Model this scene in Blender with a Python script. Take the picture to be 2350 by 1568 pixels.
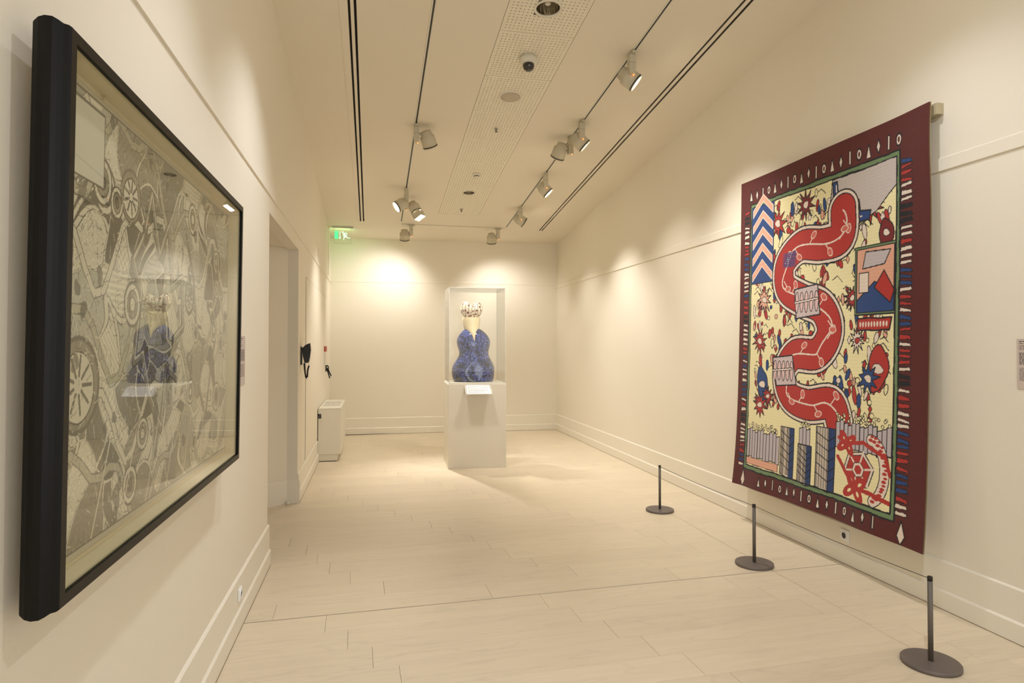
import bpy, bmesh, math, random
import numpy as np
from math import sin, cos, tan, pi, radians, sqrt, atan2, atan
from mathutils import Vector, Matrix, noise

random.seed(7)
for o in list(bpy.data.objects): bpy.data.objects.remove(o, do_unlink=True)
scn = bpy.context.scene
COL = scn.collection

# ------------------------------------------------------------------ camera
cam_d = bpy.data.cameras.new('camera'); cam = bpy.data.objects.new('camera', cam_d); COL.objects.link(cam)
cam.location = (0, 0, 1.43)
YAW, PITCH = atan(318 / 1450.0), radians(1.0)
cam.rotation_euler = (pi / 2 + PITCH, 0, -YAW)
cam_d.sensor_fit = 'HORIZONTAL'; cam_d.sensor_width = 36.0
cam_d.lens = 36.0 * 1450 / 2350
cam_d.shift_y = -(784 - 766.19) / 2350
cam_d.clip_start = 0.05
scn.camera = cam

# ------------------------------------------------------------------ world, exposure
w = bpy.data.worlds.new('world'); scn.world = w; w.use_nodes = True
w.node_tree.nodes['Background'].inputs[0].default_value = (1.0, 0.86, 0.66, 1)
w.node_tree.nodes['Background'].inputs[1].default_value = 0.05
vs = scn.view_settings
vs.view_transform = 'Standard'; vs.look = 'None'; vs.gamma = 1.0; vs.use_curve_mapping = False
vs.exposure = 0.14
LAMP = (1.0, 0.972, 0.955)
LAMP_NEAR = (0.93, 0.98, 1.08)      # the lamps nearest the camera run a little cooler
K = 1.0                      # one factor on every spotlight

# ------------------------------------------------------------------ helpers
def lin(c):
    out = []
    for v in c[:3]:
        v = v / 255.0
        out.append(v / 12.92 if v <= 0.04045 else ((v + 0.055) / 1.055) ** 2.4)
    return (out[0], out[1], out[2], 1.0)

def mat(name, rgb, rough=0.6, metal=0.0, noise_amt=0.0, noise_scale=20, bump=0.0, bump_scale=200, emit=0, coat=0.0, spec=0.5):
    m = bpy.data.materials.new(name); m.use_nodes = True
    nt = m.node_tree; b = nt.nodes['Principled BSDF']
    col = lin(rgb)
    b.inputs['Base Color'].default_value = col
    b.inputs['Roughness'].default_value = rough
    b.inputs['Metallic'].default_value = metal
    b.inputs['Coat Weight'].default_value = coat
    b.inputs['Specular IOR Level'].default_value = spec
    tc = nt.nodes.new('ShaderNodeTexCoord')
    if noise_amt:
        n = nt.nodes.new('ShaderNodeTexNoise'); n.inputs['Scale'].default_value = noise_scale
        n.inputs['Detail'].default_value = 4
        nt.links.new(tc.outputs['Object'], n.inputs['Vector'])
        r = nt.nodes.new('ShaderNodeMapRange')
        r.inputs['To Min'].default_value = 1 - noise_amt; r.inputs['To Max'].default_value = 1 + noise_amt
        nt.links.new(n.outputs['Fac'], r.inputs['Value'])
        mx = nt.nodes.new('ShaderNodeVectorMath'); mx.operation = 'SCALE'
        mx.inputs[0].default_value = col[:3]
        nt.links.new(r.outputs[0], mx.inputs['Scale'])
        nt.links.new(mx.outputs[0], b.inputs['Base Color'])
    if bump:
        n2 = nt.nodes.new('ShaderNodeTexNoise'); n2.inputs['Scale'].default_value = bump_scale
        nt.links.new(tc.outputs['Object'], n2.inputs['Vector'])
        bp = nt.nodes.new('ShaderNodeBump'); bp.inputs['Strength'].default_value = bump; bp.inputs['Distance'].default_value = 0.002
        nt.links.new(n2.outputs['Fac'], bp.inputs['Height']); nt.links.new(bp.outputs[0], b.inputs['Normal'])
    if emit:
        b.inputs['Emission Color'].default_value = col
        b.inputs['Emission Strength'].default_value = emit
    return m

def glass_mat(name, tint=(255, 255, 255), r0=0.04, haze=0.0):
    """thin clear sheet: Schlick reflection, the same from both sides"""
    m = bpy.data.materials.new(name); m.use_nodes = True
    nt = m.node_tree; nt.nodes.clear(); L = nt.links.new
    out = nt.nodes.new('ShaderNodeOutputMaterial'); mix = nt.nodes.new('ShaderNodeMixShader')
    tr = nt.nodes.new('ShaderNodeBsdfTransparent'); tr.inputs[0].default_value = lin(tint)
    gl = nt.nodes.new('ShaderNodeBsdfGlossy'); gl.inputs['Roughness'].default_value = 0.0
    ge = nt.nodes.new('ShaderNodeNewGeometry')
    dt = nt.nodes.new('ShaderNodeVectorMath'); dt.operation = 'DOT_PRODUCT'; L(ge.outputs['Incoming'], dt.inputs[0]); L(ge.outputs['Normal'], dt.inputs[1])
    def mt(op, a, b_=None):
        n = nt.nodes.new('ShaderNodeMath'); n.operation = op
        for i, v in enumerate((a, b_)):
            if v is None: continue
            if isinstance(v, (int, float)): n.inputs[i].default_value = v
            else: L(v, n.inputs[i])
        return n.outputs[0]
    c = mt('ABSOLUTE', dt.outputs['Value']); p = mt('POWER', mt('SUBTRACT', 1.0, c), 5.0)
    L(mt('ADD', mt('MULTIPLY', p, 1 - r0), r0), mix.inputs[0])
    L(tr.outputs[0], mix.inputs[1]); L(gl.outputs[0], mix.inputs[2])
    last = mix
    if haze:
        d = nt.nodes.new('ShaderNodeBsdfDiffuse'); d.inputs[0].default_value = lin((250, 246, 238))
        m2 = nt.nodes.new('ShaderNodeMixShader'); m2.inputs[0].default_value = haze
        L(mix.outputs[0], m2.inputs[1]); L(d.outputs[0], m2.inputs[2]); last = m2
    L(last.outputs[0], out.inputs[0])
    return m

class MB:
    def __init__(s): s.v = []; s.f = []; s.sm = []
    def add(s, vs_, fs, smooth=False):
        n = len(s.v); s.v += [tuple(p) for p in vs_]
        for f in fs: s.f.append([i + n for i in f]); s.sm.append(smooth)
        return s
    def box(s, x0, x1, y0, y1, z0, z1, M=None):
        p = [(x0, y0, z0), (x1, y0, z0), (x1, y1, z0), (x0, y1, z0), (x0, y0, z1), (x1, y0, z1), (x1, y1, z1), (x0, y1, z1)]
        if M is not None: p = [M @ Vector(q) for q in p]
        return s.add(p, [(0, 3, 2, 1), (4, 5, 6, 7), (0, 1, 5, 4), (1, 2, 6, 5), (2, 3, 7, 6), (3, 0, 4, 7)])
    def revolve(s, prof, n=32, M=None, cap0=True, cap1=True, sx=1.0, sy=1.0):
        """profile [(r,z)...] around z"""
        vs_ = []
        for r, z in prof:
            for k in range(n):
                a = 2 * pi * k / n
                q = Vector((r * cos(a) * sx, r * sin(a) * sy, z)); vs_.append(M @ q if M is not None else q)
        fs = []
        for i in range(len(prof) - 1):
            for k in range(n):
                a = i * n + k; b = i * n + (k + 1) % n
                fs.append((a, b, b + n, a + n))
        s.add(vs_, fs, True)
        if cap0: s.f.append([len(s.v) - len(vs_) + k for k in range(n)][::-1]); s.sm.append(False)
        if cap1: s.f.append([len(s.v) - n + k for k in range(n)]); s.sm.append(False)
        return s
    def sweep(s, prof, p0, p1, u, vv, cap=True):
        """2D profile (a,b) in axes u,vv swept from p0 to p1"""
        p0, p1, u, vv = Vector(p0), Vector(p1), Vector(u), Vector(vv); n = len(prof)
        vs_ = [p0 + u * a + vv * b for a, b in prof] + [p1 + u * a + vv * b for a, b in prof]
        fs = [(i, (i + 1) % n, (i + 1) % n + n, i + n) for i in range(n)]
        if cap: fs += [tuple(range(n))[::-1], tuple(range(n, 2 * n))]
        return s.add(vs_, fs)
    def tube(s, pts, r, n=10):
        pts = [Vector(p) for p in pts]; rings = []
        for i, p in enumerate(pts):
            t = (pts[min(i + 1, len(pts) - 1)] - pts[max(i - 1, 0)]).normalized()
            a = Vector((0, 0, 1)) if abs(t.z) < 0.9 else Vector((1, 0, 0))
            u = t.cross(a).normalized(); v = t.cross(u)
            rings += [p + (u * cos(2 * pi * k / n) + v * sin(2 * pi * k / n)) * r for k in range(n)]
        fs = []
        for i in range(len(pts) - 1):
            for k in range(n):
                a = i * n + k; b = i * n + (k + 1) % n
                fs.append((a, b, b + n, a + n))
        s.add(rings, fs, True)
        return s
    def build(s, name, m, parent=None, loc=None, bevel=0.0, seg=2):
        me = bpy.data.meshes.new(name); me.from_pydata(s.v, [], s.f); me.validate()
        bm = bmesh.new(); bm.from_mesh(me); bmesh.ops.recalc_face_normals(bm, faces=bm.faces[:])
        for i, f in enumerate(bm.faces):
            f.smooth = s.sm[i] if i < len(s.sm) else False
        if bevel:
            es = [e for e in bm.edges if len(e.link_faces) == 2 and e.calc_face_angle(0) > 0.6]
            bmesh.ops.bevel(bm, geom=es, offset=bevel, segments=seg, affect='EDGES', profile=0.5)
        bm.to_mesh(me); bm.free()
        me.materials.append(m)
        o = bpy.data.objects.new(name, me); COL.objects.link(o)
        if parent: o.parent = parent
        if loc is not None: o.location = loc
        return o

def tag(o, label, cat, group=None, kind=None):
    if label: o['label'] = label
    if cat: o['category'] = cat
    if group: o['group'] = group
    if kind: o['kind'] = kind
    return o
def thing(name, label, cat, loc=(0, 0, 0), rz=0, group=None):
    o = bpy.data.objects.new(name, None); o.empty_display_size = 0.1; COL.objects.link(o)
    o.location = loc; o.rotation_euler = (0, 0, rz)
    return tag(o, label, cat, group)
def struct(o, label=None, cat='room'):
    o['kind'] = 'structure'
    if label: o['label'] = label; o['category'] = cat
    return o
def frame_to(axis, up=(0, 0, 1)):
    z = Vector(axis).normalized(); x = Vector(up).cross(z)
    if x.length < 1e-3: x = Vector((1, 0, 0))
    x.normalize(); y = z.cross(x)
    return Matrix((x, y, z)).transposed().to_4x4()

CS, C0 = -0.09978, 4.1674
def cz(y): return C0 + CS * y
CA = atan(CS)                                   # ceiling slope about X

# ------------------------------------------------------------------ materials
M_wall = mat('wall_paint', (238, 229, 210), 0.62, noise_amt=0.012, noise_scale=1.5, bump=0.12, bump_scale=260)
M_trim = mat('trim_paint', (240, 232, 214), 0.38)
M_ceil = mat('ceiling_paint', (236, 226, 206), 0.75, noise_amt=0.01, noise_scale=2)
M_panel = mat('panel_paint', (238, 230, 208), 0.7)
M_void = mat('dark_void', (70, 58, 40), 0.9)
# soft area light added behind the camera to lift the overall brightness
al = bpy.data.lights.new('fill_light', 'AREA'); al.shape = 'RECTANGLE'; al.size = 3.2; al.size_y = 2.6; al.energy = 50; al.color = (0.90, 0.97, 1.10)
ao = bpy.data.objects.new('fill_light', al); COL.objects.link(ao); ao.location = (1.18, -2.45, 2.0); ao.rotation_euler = (radians(90), 0, 0)
M_black = mat('slot_black', (6, 6, 5), 0.7)
M_white = mat('white_enamel', (228, 222, 204), 0.4)
M_lampbody = mat('lamp_enamel', (205, 197, 172), 0.4)
M_plate = mat('socket_white', (248, 246, 242), 0.35)
M_dark = mat('dark_plastic', (24, 22, 19), 0.42)
M_iron = mat('dark_iron', (104, 97, 88), 0.5, metal=0.2, noise_amt=0.12, noise_scale=14)
M_disc = mat('disc_iron', (112, 102, 95), 0.5, metal=0.15, noise_amt=0.2, noise_scale=9)
M_frame = mat('frame_black', (9, 8, 6), 0.45, spec=0.25)
M_chrome = mat('reflector', (205, 200, 188), 0.16, metal=1.0)
M_cream = mat('mount_cloth', (228, 208, 170), 0.9, noise_amt=0.05, noise_scale=120, bump=0.3, bump_scale=500)
M_tan = mat('batten_wood', (186, 172, 138), 0.6, noise_amt=0.06, noise_scale=12)
M_lining = mat('lining_cloth', (176, 152, 108), 0.9, noise_amt=0.05, noise_scale=60)
M_glass = glass_mat('picture_glass', (250, 253, 250), .04)
M_acryl = glass_mat('acrylic', (254, 254, 252), .018, haze=0.012)
M_acryl_edge = glass_mat('acrylic_edge', (252, 250, 244), .05, haze=0.4)
M_lens = mat('lamp_lens', (255, 244, 222), 0.4, emit=14)
M_led = mat('pilot_led', (255, 120, 50), 0.4, emit=4)
M_green = mat('sign_green', (80, 255, 140), 0.5, emit=1.15)
M_greenw = mat('sign_green_light', (190, 255, 200), 0.5, emit=1.2)
M_paper = mat('label_paper', (206, 190, 178), 0.7)
M_paperw = mat('label_paper_white', (240, 236, 234), 0.6)
M_ink = mat('label_ink', (120, 102, 96), 0.8)
M_inkd = mat('label_ink_dark', (60, 50, 48), 0.8)
M_red = mat('red_plate', (170, 34, 26), 0.5)
M_pale = mat('pale_terrazzo', (215, 205, 180), 0.5)

# floor laminate: long grain along the plank, tone shifted plank by plank
def laminate():
    m = bpy.data.materials.new('pale_laminate'); m.use_nodes = True
    nt = m.node_tree; b = nt.nodes['Principled BSDF']; L = nt.links.new
    tc = nt.nodes.new('ShaderNodeTexCoord'); oi = nt.nodes.new('ShaderNodeObjectInfo')
    off = nt.nodes.new('ShaderNodeVectorMath'); off.operation = 'SCALE'; off.inputs[0].default_value = (31, 17, 5)
    L(oi.outputs['Random'], off.inputs['Scale'])
    ad = nt.nodes.new('ShaderNodeVectorMath'); ad.operation = 'ADD'
    L(tc.outputs['Object'], ad.inputs[0]); L(off.outputs[0], ad.inputs[1])
    mp = nt.nodes.new('ShaderNodeMapping'); mp.inputs['Scale'].default_value = (1.6, 22, 1)
    L(ad.outputs[0], mp.inputs[0])
    n1 = nt.nodes.new('ShaderNodeTexNoise'); n1.inputs['Scale'].default_value = 1.6; n1.inputs['Detail'].default_value = 6; n1.inputs['Distortion'].default_value = 0.5
    L(mp.outputs[0], n1.inputs['Vector'])
    mp2 = nt.nodes.new('ShaderNodeMapping'); mp2.inputs['Scale'].default_value = (1.1, 5.5, 1)
    L(ad.outputs[0], mp2.inputs[0])
    n2 = nt.nodes.new('ShaderNodeTexNoise'); n2.inputs['Scale'].default_value = 1.2; n2.inputs['Detail'].default_value = 2
    L(mp2.outputs[0], n2.inputs['Vector'])
    mul = nt.nodes.new('ShaderNodeMath'); mul.operation = 'MULTIPLY'; mul.inputs[1].default_value = 26
    L(n2.outputs['Fac'], mul.inputs[0])
    sn = nt.nodes.new('ShaderNodeMath'); sn.operation = 'SINE'; L(mul.outputs[0], sn.inputs[0])
    ring = nt.nodes.new('ShaderNodeMapRange'); ring.inputs['From Min'].default_value = 0.86; ring.inputs['From Max'].default_value = 1.0
    ring.inputs['To Min'].default_value = 0.0; ring.inputs['To Max'].default_value = 0.05
    L(sn.outputs[0], ring.inputs['Value'])
    g = nt.nodes.new('ShaderNodeMapRange'); g.inputs['From Min'].default_value = 0.35; g.inputs['From Max'].default_value = 0.7
    g.inputs['To Min'].default_value = 0.955; g.inputs['To Max'].default_value = 1.02
    L(n1.outputs['Fac'], g.inputs['Value'])
    tn = nt.nodes.new('ShaderNodeMapRange'); tn.inputs['To Min'].default_value = 0.965; tn.inputs['To Max'].default_value = 1.03
    L(oi.outputs['Random'], tn.inputs['Value'])
    a = nt.nodes.new('ShaderNodeMath'); a.operation = 'SUBTRACT'; L(g.outputs[0], a.inputs[0]); L(ring.outputs[0], a.inputs[1])
    c = nt.nodes.new('ShaderNodeMath'); c.operation = 'MULTIPLY'; L(a.outputs[0], c.inputs[0]); L(tn.outputs[0], c.inputs[1])
    sc = nt.nodes.new('ShaderNodeVectorMath'); sc.operation = 'SCALE'; sc.inputs[0].default_value = lin((226, 210, 182))[:3]
    L(c.outputs[0], sc.inputs['Scale']); L(sc.outputs[0], b.inputs['Base Color'])
    b.inputs['Roughness'].default_value = 0.33
    bp = nt.nodes.new('ShaderNodeBump'); bp.inputs['Strength'].default_value = 0.12; bp.inputs['Distance'].default_value = 0.001
    L(n1.outputs['Fac'], bp.inputs['Height']); L(bp.outputs[0], b.inputs['Normal'])
    return m
M_floor = laminate()
M_joint = mat('floor_joint', (120, 96, 68), 0.9)
M_under = mat('underlay', (190, 170, 138), 0.9)
M_alu = mat('floor_strip', (220, 205, 180), 0.35)

def attr_mat(name, rough, sheen=0.0, weave=0.0, wscale=700):
    m = bpy.data.materials.new(name); m.use_nodes = True
    nt = m.node_tree; b = nt.nodes['Principled BSDF']
    a = nt.nodes.new('ShaderNodeVertexColor'); a.layer_name = 'design'
    nt.links.new(a.outputs[0], b.inputs['Base Color'])
    b.inputs['Roughness'].default_value = rough; b.inputs['Sheen Weight'].default_value = sheen
    if weave:
        tc = nt.nodes.new('ShaderNodeTexCoord'); n = nt.nodes.new('ShaderNodeTexNoise'); n.inputs['Scale'].default_value = wscale
        mp = nt.nodes.new('ShaderNodeMapping'); mp.inputs['Scale'].default_value = (1, 0.35, 1.6)
        nt.links.new(tc.outputs['Object'], mp.inputs[0]); nt.links.new(mp.outputs[0], n.inputs['Vector'])
        bp = nt.nodes.new('ShaderNodeBump'); bp.inputs['Strength'].default_value = weave; bp.inputs['Distance'].default_value = 0.003
        nt.links.new(n.outputs['Fac'], bp.inputs['Height']); nt.links.new(bp.outputs[0], b.inputs['Normal'])
    return m

# ------------------------------------------------------------------ ROOM SHELL
XL, XR, YN, YB = -0.668, 3.03, -2.6, 10.42
OY0, OY1, OZ = 4.365, 6.02, 2.295          # opening in the left wall
def wall_poly(name, x, yz_list, thick, m=M_wall):
    """wall slab in plane X=x made of quads given by (y0,y1,zlow,ceiling?)"""
    b = MB()
    for (y0, y1, z0, ztop) in yz_list:
        za = ztop if ztop else cz(y0) + 0.06; zb = ztop if ztop else cz(y1) + 0.06
        xs = sorted((x, x + thick))
        p = [(xs[0], y0, z0), (xs[1], y0, z0), (xs[1], y1, z0), (xs[0], y1, z0), (xs[0], y0, za), (xs[1], y0, za), (xs[1], y1, zb), (xs[0], y1, zb)]
        b.add(p, [(0, 3, 2, 1), (4, 5, 6, 7), (0, 1, 5, 4), (1, 2, 6, 5), (2, 3, 7, 6), (3, 0, 4, 7)])
    return struct(b.build(name, m))
wall_right = wall_poly('wall_right', XR, [(YN, 10.5, 0, None)], 0.12)
wall_left = wall_poly('wall_left', XL, [(YN, OY0, 0, None), (OY0, OY1, OZ, None), (OY1, 10.55, 0, None)], -0.095)
# back wall (a degree or two out of square, as the photo shows)
BX0, BY0, BX1, BY1 = -0.70, 10.42, 3.06, 10.28
bdir = Vector((BX1 - BX0, BY1 - BY0, 0)).normalized(); bnor = Vector((bdir.y, -bdir.x, 0))   # towards the camera
bb = MB()
pts = [Vector((BX0, BY0, 0)), Vector((BX1, BY1, 0))]
q = [pts[0], pts[1], pts[1] - bnor * .12, pts[0] - bnor * .12]
bb.add([(p.x, p.y, 0) for p in q] + [(p.x, p.y, 3.2) for p in q], [(0, 3, 2, 1), (4, 5, 6, 7), (0, 1, 5, 4), (1, 2, 6, 5), (2, 3, 7, 6), (3, 0, 4, 7)])
wall_back = struct(bb.build('wall_back', M_wall))
wall_front = struct(MB().box(XL - .1, XR + .12, YN - .1, YN, 0, cz(YN) + .06).build('wall_front', M_wall))
# alcove behind the opening: splayed wall, side walls and low ceiling
b = MB()
A0, A1 = Vector((-0.758, 6.02, 0)), Vector((-1.95, 5.053, 0))
n_ = Vector((-(A1 - A0).normalized().y, (A1 - A0).normalized().x, 0)) * -0.08
q = [A0, A1, A1 + n_, A0 + n_]
b.add([(p.x, p.y, 0) for p in q] + [(p.x, p.y, 2.36) for p in q], [(0, 3, 2, 1), (4, 5, 6, 7), (0, 1, 5, 4), (1, 2, 6, 5), (2, 3, 7, 6), (3, 0, 4, 7)])
struct(b.build('wall_alcove', M_wall))
struct(MB().box(-2.03, -1.95, 3.9, 5.12, 0, 2.36).box(-2.03, XL - .09, 3.82, 3.9, 0, 2.36).build('wall_alcove_side', M_wall))
struct(MB().box(-2.03, XL - .09, 3.82, 6.12, 2.305, 2.36).build('ceiling_alcove', M_ceil))

# baseboards: plinth with a sloped ledge and a bevelled upper band
def base_profile(h=0.262, hp=0.104):
    return [(0, 0), (0.022, 0), (0.022, hp - 0.010), (0.012, hp), (0.012, h - 0.008), (0.004, h), (0, h)]
def base_run(name, p0, p1, nrm, **k):
    b = MB(); b.sweep(base_profile(**k), p0, p1, nrm, (0, 0, 1)); return struct(b.build(name, M_trim))
base_run('baseboard_right', (XR, YN, 0), (XR, 10.3, 0), (-1, 0, 0))
base_run('baseboard_left', (XL, YN, 0), (XL, OY0 + .012, 0), (1, 0, 0))
base_run('baseboard_left_far', (XL, OY1 + .0005, 0), (XL, 10.42, 0), (1, 0, 0))
base_run('baseboard_back', (BX0, BY0, 0), (BX1, BY1, 0), bnor)
b = MB(); ad = (A1 - A0).normalized(); an = Vector((ad.y * -1, ad.x, 0))
if an.y > 0: an = -an
b.sweep([(0, 0), (.012, 0), (.012, .198), (.004, .206), (0, .206)], A0, A1, an, (0, 0, 1))
b.sweep([(0, 0), (.012, 0), (.012, .198), (.004, .206), (0, .206)], (XL + .0215, OY1, 0), (-0.758, OY1, 0), (0, -1, 0), (0, 0, 1))
struct(b.build('baseboard_alcove', M_trim))
# thin dark joint under the baseboards
struct(MB().box(XR - .0235, XR - .02, 2, 10.2, 0.0, 0.0025).box(XL + .02, XL + .0235, 2, OY0, 0.0, .0025).box(XL + .02, XL + .0235, OY1, 8.0, 0, .0025).build('trim_floor_joint', M_joint))
jb = MB(); jb.sweep([(0.0215, 0), (0.025, 0), (0.025, .003), (0.0215, .003)], (BX0, BY0, 0), (BX1, BY1, 0), bnor, (0, 0, 1)); struct(jb.build('trim_back_joint', M_joint))

# picture rails
def rail(name, p0, p1, nrm, z0, z1, d=0.011):
    b = MB(); b.sweep([(0, z0), (d, z0 + .003), (d, z1 - .008), (.004, z1), (0, z1)], p0, p1, nrm, (0, 0, 1)); return struct(b.build(name, M_wall))
rail('trim_1', (XR, YN, 0), (XR, 10.3, 0), (-1, 0, 0), 2.376, 2.452)
rail('trim_2', (XL, YN, 0), (XL, 10.4, 0), (1, 0, 0), 2.404, 2.474, .009)
rail('trim_3', (BX0, BY0, 0), (BX1, BY1, 0), bnor, 2.430, 2.476, .005)

# ------------------------------------------------------------------ CEILING with slots and the strip of panels
PX0, PX1, PP = 0.890, 1.456, 0.6335
PY = [3.205 + PP * k for k in range(10)]            # last 8.90
STRIP0, STRIP1 = PY[0], PY[-1]
def xcut(a, yref, sl): return lambda y: a + sl * (y - yref)
sL1 = (xcut(-.179, 4.32, -.0038), xcut(-.162, 4.32, -.0038))
sL2 = (xcut(-.139, 4.32, -.0031), xcut(-.121, 4.32, -.0031))
sR1 = (xcut(2.462, 3.83, .0100), xcut(2.481, 3.83, .0100))
sR2 = (xcut(2.512, 3.83, .0085), xcut(2.533, 3.83, .0085))
cuts = [lambda y: XL - .09, sL1[0], sL1[1], sL2[0], sL2[1], lambda y: PX0 - .003, lambda y: PX1 + .003, sR1[0], sR1[1], sR2[0], sR2[1], lambda y: XR + .1]
rows = [YN - .1, STRIP0 - .003, STRIP1 + .003, 9.42, 9.545, 10.56]
b = MB()
def chole(i, y0, y1):
    if i in (1, 3): return y1 <= 9.43
    if i in (7, 9): return y1 <= 9.55
    if i == 5: return y0 >= STRIP0 - .01 and y1 <= STRIP1 + .01
    return False
for j in range(len(rows) - 1):
    y0, y1 = rows[j], rows[j + 1]
    for i in range(len(cuts) - 1):
        if chole(i, y0, y1): continue
        P = [(cuts[i](y0), y0), (cuts[i + 1](y0), y0), (cuts[i + 1](y1), y1), (cuts[i](y1), y1)]
        b.add([(x, y, cz(y)) for x, y in P] + [(x, y, cz(y) + .03) for x, y in P],
              [(0, 3, 2, 1), (4, 5, 6, 7), (0, 1, 5, 4), (1, 2, 6, 5), (2, 3, 7, 6), (3, 0, 4, 7)])
ceiling = struct(b.build('ceiling', M_ceil))
# dark plenum above, so slots and holes look into darkness
b = MB()
y0, y1 = YN - .1, 10.5
b.add([(XL - .09, y0, cz(y0) + .16), (XR + .1, y0, cz(y0) + .16), (XR + .1, y1, cz(y1) + .16), (XL - .09, y1, cz(y1) + .16)], [(0, 1, 2, 3)])
b.build('plenum_lining', M_void, ceiling)
for nm, (ca, cb), ye in (('a', sL1, 9.42), ('b', sL2, 9.42), ('c', sR1, 9.545), ('d', sR2, 9.545)):
    b = MB()
    for (yy0, yy1) in ((YN, ye),):
        for s_, cc in ((0, ca), (1, cb)):
            pass
        A = [(ca(yy0), yy0), (cb(yy0), yy0), (cb(yy1), yy1), (ca(yy1), yy1)]
        b.add([(x, y, cz(y) + .004) for x, y in A] + [(x, y, cz(y) + .029) for x, y in A],
              [(4, 5, 6, 7), (0, 1, 5, 4), (1, 2, 6, 5), (2, 3, 7, 6), (3, 0, 4, 7)])
    b.build('slot_diffuser', M_black, ceiling)

# perforated panel mesh (local x,y around its centre, underside at z=0)
def panel_mesh(name, r_skip=0.0, cx=0.0, cy=0.0):
    Wd, Ht = PX1 - PX0 - .001, PP / cos(CA) - .005
    NX, NY = 18, 18; mx = .033; my = .036
    px = (Wd - 2 * mx + .0) / (NX - 1); py = (Ht - 2 * my) / (NY - 1); r = .0058
    v = []; f = []
    xs0 = -Wd / 2 + mx - px / 2; ys0 = -Ht / 2 + my - py / 2
    N = 8
    for i in range(NX):
        for j in range(NY):
            x0 = xs0 + i * px; y0 = ys0 + j * py; x1 = x0 + px; y1 = y0 + py; hx, hy = (x0 + x1) / 2, (y0 + y1) / 2
            if r_skip and sqrt((hx - cx) ** 2 + (hy - cy) ** 2) < r_skip: continue
            n = len(v)
            out = [(x1, hy), (x1, y1), (hx, y1), (x0, y1), (x0, hy), (x0, y0), (hx, y0), (x1, y0)]
            v += [(a, c, 0) for a, c in out]
            v += [(hx + r * cos(2 * pi * k / N), hy + r * sin(2 * pi * k / N), 0) for k in range(N)]
            v += [(hx + r * cos(2 * pi * k / N), hy + r * sin(2 * pi * k / N), .012) for k in range(N)]
            for k in range(N):
                k2 = (k + 1) % N
                f.append((n + k, n + N + k, n + N + k2, n + k2))
                f.append((n + N + k, n + 2 * N + k, n + 2 * N + k2, n + N + k2))
    X0, X1, Y0, Y1 = -Wd / 2, Wd / 2, -Ht / 2, Ht / 2; xa, xb, ya, yb = xs0, xs0 + NX * px, ys0, ys0 + NY * py
    for (a, c, d, e) in ((X0, X1, Y0, ya), (X0, X1, yb, Y1), (X0, xa, ya, yb), (xb, X1, ya, yb)):
        n = len(v); v += [(a, d, 0), (c, d, 0), (c, e, 0), (a, e, 0)]; f.append((n, n + 3, n + 2, n + 1))
    n = len(v)
    v += [(X0, Y0, 0), (X1, Y0, 0), (X1, Y1, 0), (X0, Y1, 0), (X0, Y0, .012), (X1, Y0, .012), (X1, Y1, .012), (X0, Y1, .012)]
    f += [(n, n + 1, n + 5, n + 4), (n + 1, n + 2, n + 6, n + 5), (n + 2, n + 3, n + 7, n + 6), (n + 3, n, n + 4, n + 7)]
    me = bpy.data.meshes.new(name); me.from_pydata(v, [], f); me.materials.append(M_panel); me.validate()
    return me
pm = panel_mesh('panel')
DL = {1: (1.170, 4.17, .098), 7: (1.185, 7.978, .085)}        # downlights by panel index
for k in range(len(PY) - 1):
    yc = (PY[k] + PY[k + 1]) / 2; xc = (PX0 + PX1) / 2
    me = pm
    if k in DL: me = panel_mesh('panel', DL[k][2], DL[k][0] - xc, (DL[k][1] - yc) / cos(CA))
    o = bpy.data.objects.new('panel', me); COL.objects.link(o); o.parent = ceiling
    o.location = (xc, yc, cz(yc)); o.rotation_euler = (CA, 0, 0)
# shallow edge line between ceiling and left cove
b = MB(); b.add([(-.237, YN, cz(YN) - .003), (-.233, YN, cz(YN) - .003), (-.233, 9.6, cz(9.6) - .003), (-.237, 9.6, cz(9.6) - .003),
                 (-.237, YN, cz(YN) + .001), (-.233, YN, cz(YN) + .001), (-.233, 9.6, cz(9.6) + .001), (-.237, 9.6, cz(9.6) + .001)],
                [(0, 3, 2, 1), (4, 5, 6, 7), (0, 1, 5, 4), (1, 2, 6, 5), (2, 3, 7, 6), (3, 0, 4, 7)]); b.build('access_joint', M_ceil, ceiling)

# ------------------------------------------------------------------ FLOOR
floor = struct(MB().box(-2.03, XR + .12, YN - .1, 10.6, -.10, -.008).build('floor', M_under))
TS = 0.028                                     # plank rows run 1.6 degrees out of square
ang = atan(TS)
SEAM_R = 3.487
def plank(x0, x1, r0, w_):
    """x0..x1 along the row; r0 lower edge of the row at X=-0.65; w_ width"""
    g = .0005
    L_ = (x1 - x0); Wp = w_ - 2 * .0002
    b = MB(); h = .008; e = .0007; x_, y_ = L_ / 2 - g, Wp / 2 - .0003
    top = [(-x_ + e, -y_ + e, 0), (x_ - e, -y_ + e, 0), (x_ - e, y_ - e, 0), (-x_ + e, y_ - e, 0)]
    mid = [(-x_, -y_, -e * .6), (x_, -y_, -e * .6), (x_, y_, -e * .6), (-x_, y_, -e * .6)]
    low = [(-x_, -y_, -h), (x_, -y_, -h), (x_, y_, -h), (-x_, y_, -h)]
    fs = [(0, 1, 2, 3)]
    for a, c in ((0, 4), (4, 8)):
        for k in range(4): fs.append((a + k, c + k, c + (k + 1) % 4, a + (k + 1) % 4))
    b.add(top + mid + low, fs)
    o = b.build('plank', M_floor, floor)
    xc = (x0 + x1) / 2
    o.location = (xc, r0 + w_ / 2 + TS * (xc + .65), 0); o.rotation_euler = (0, 0, ang)
    return o
XA, XBD = -0.69, 3.02
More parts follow.
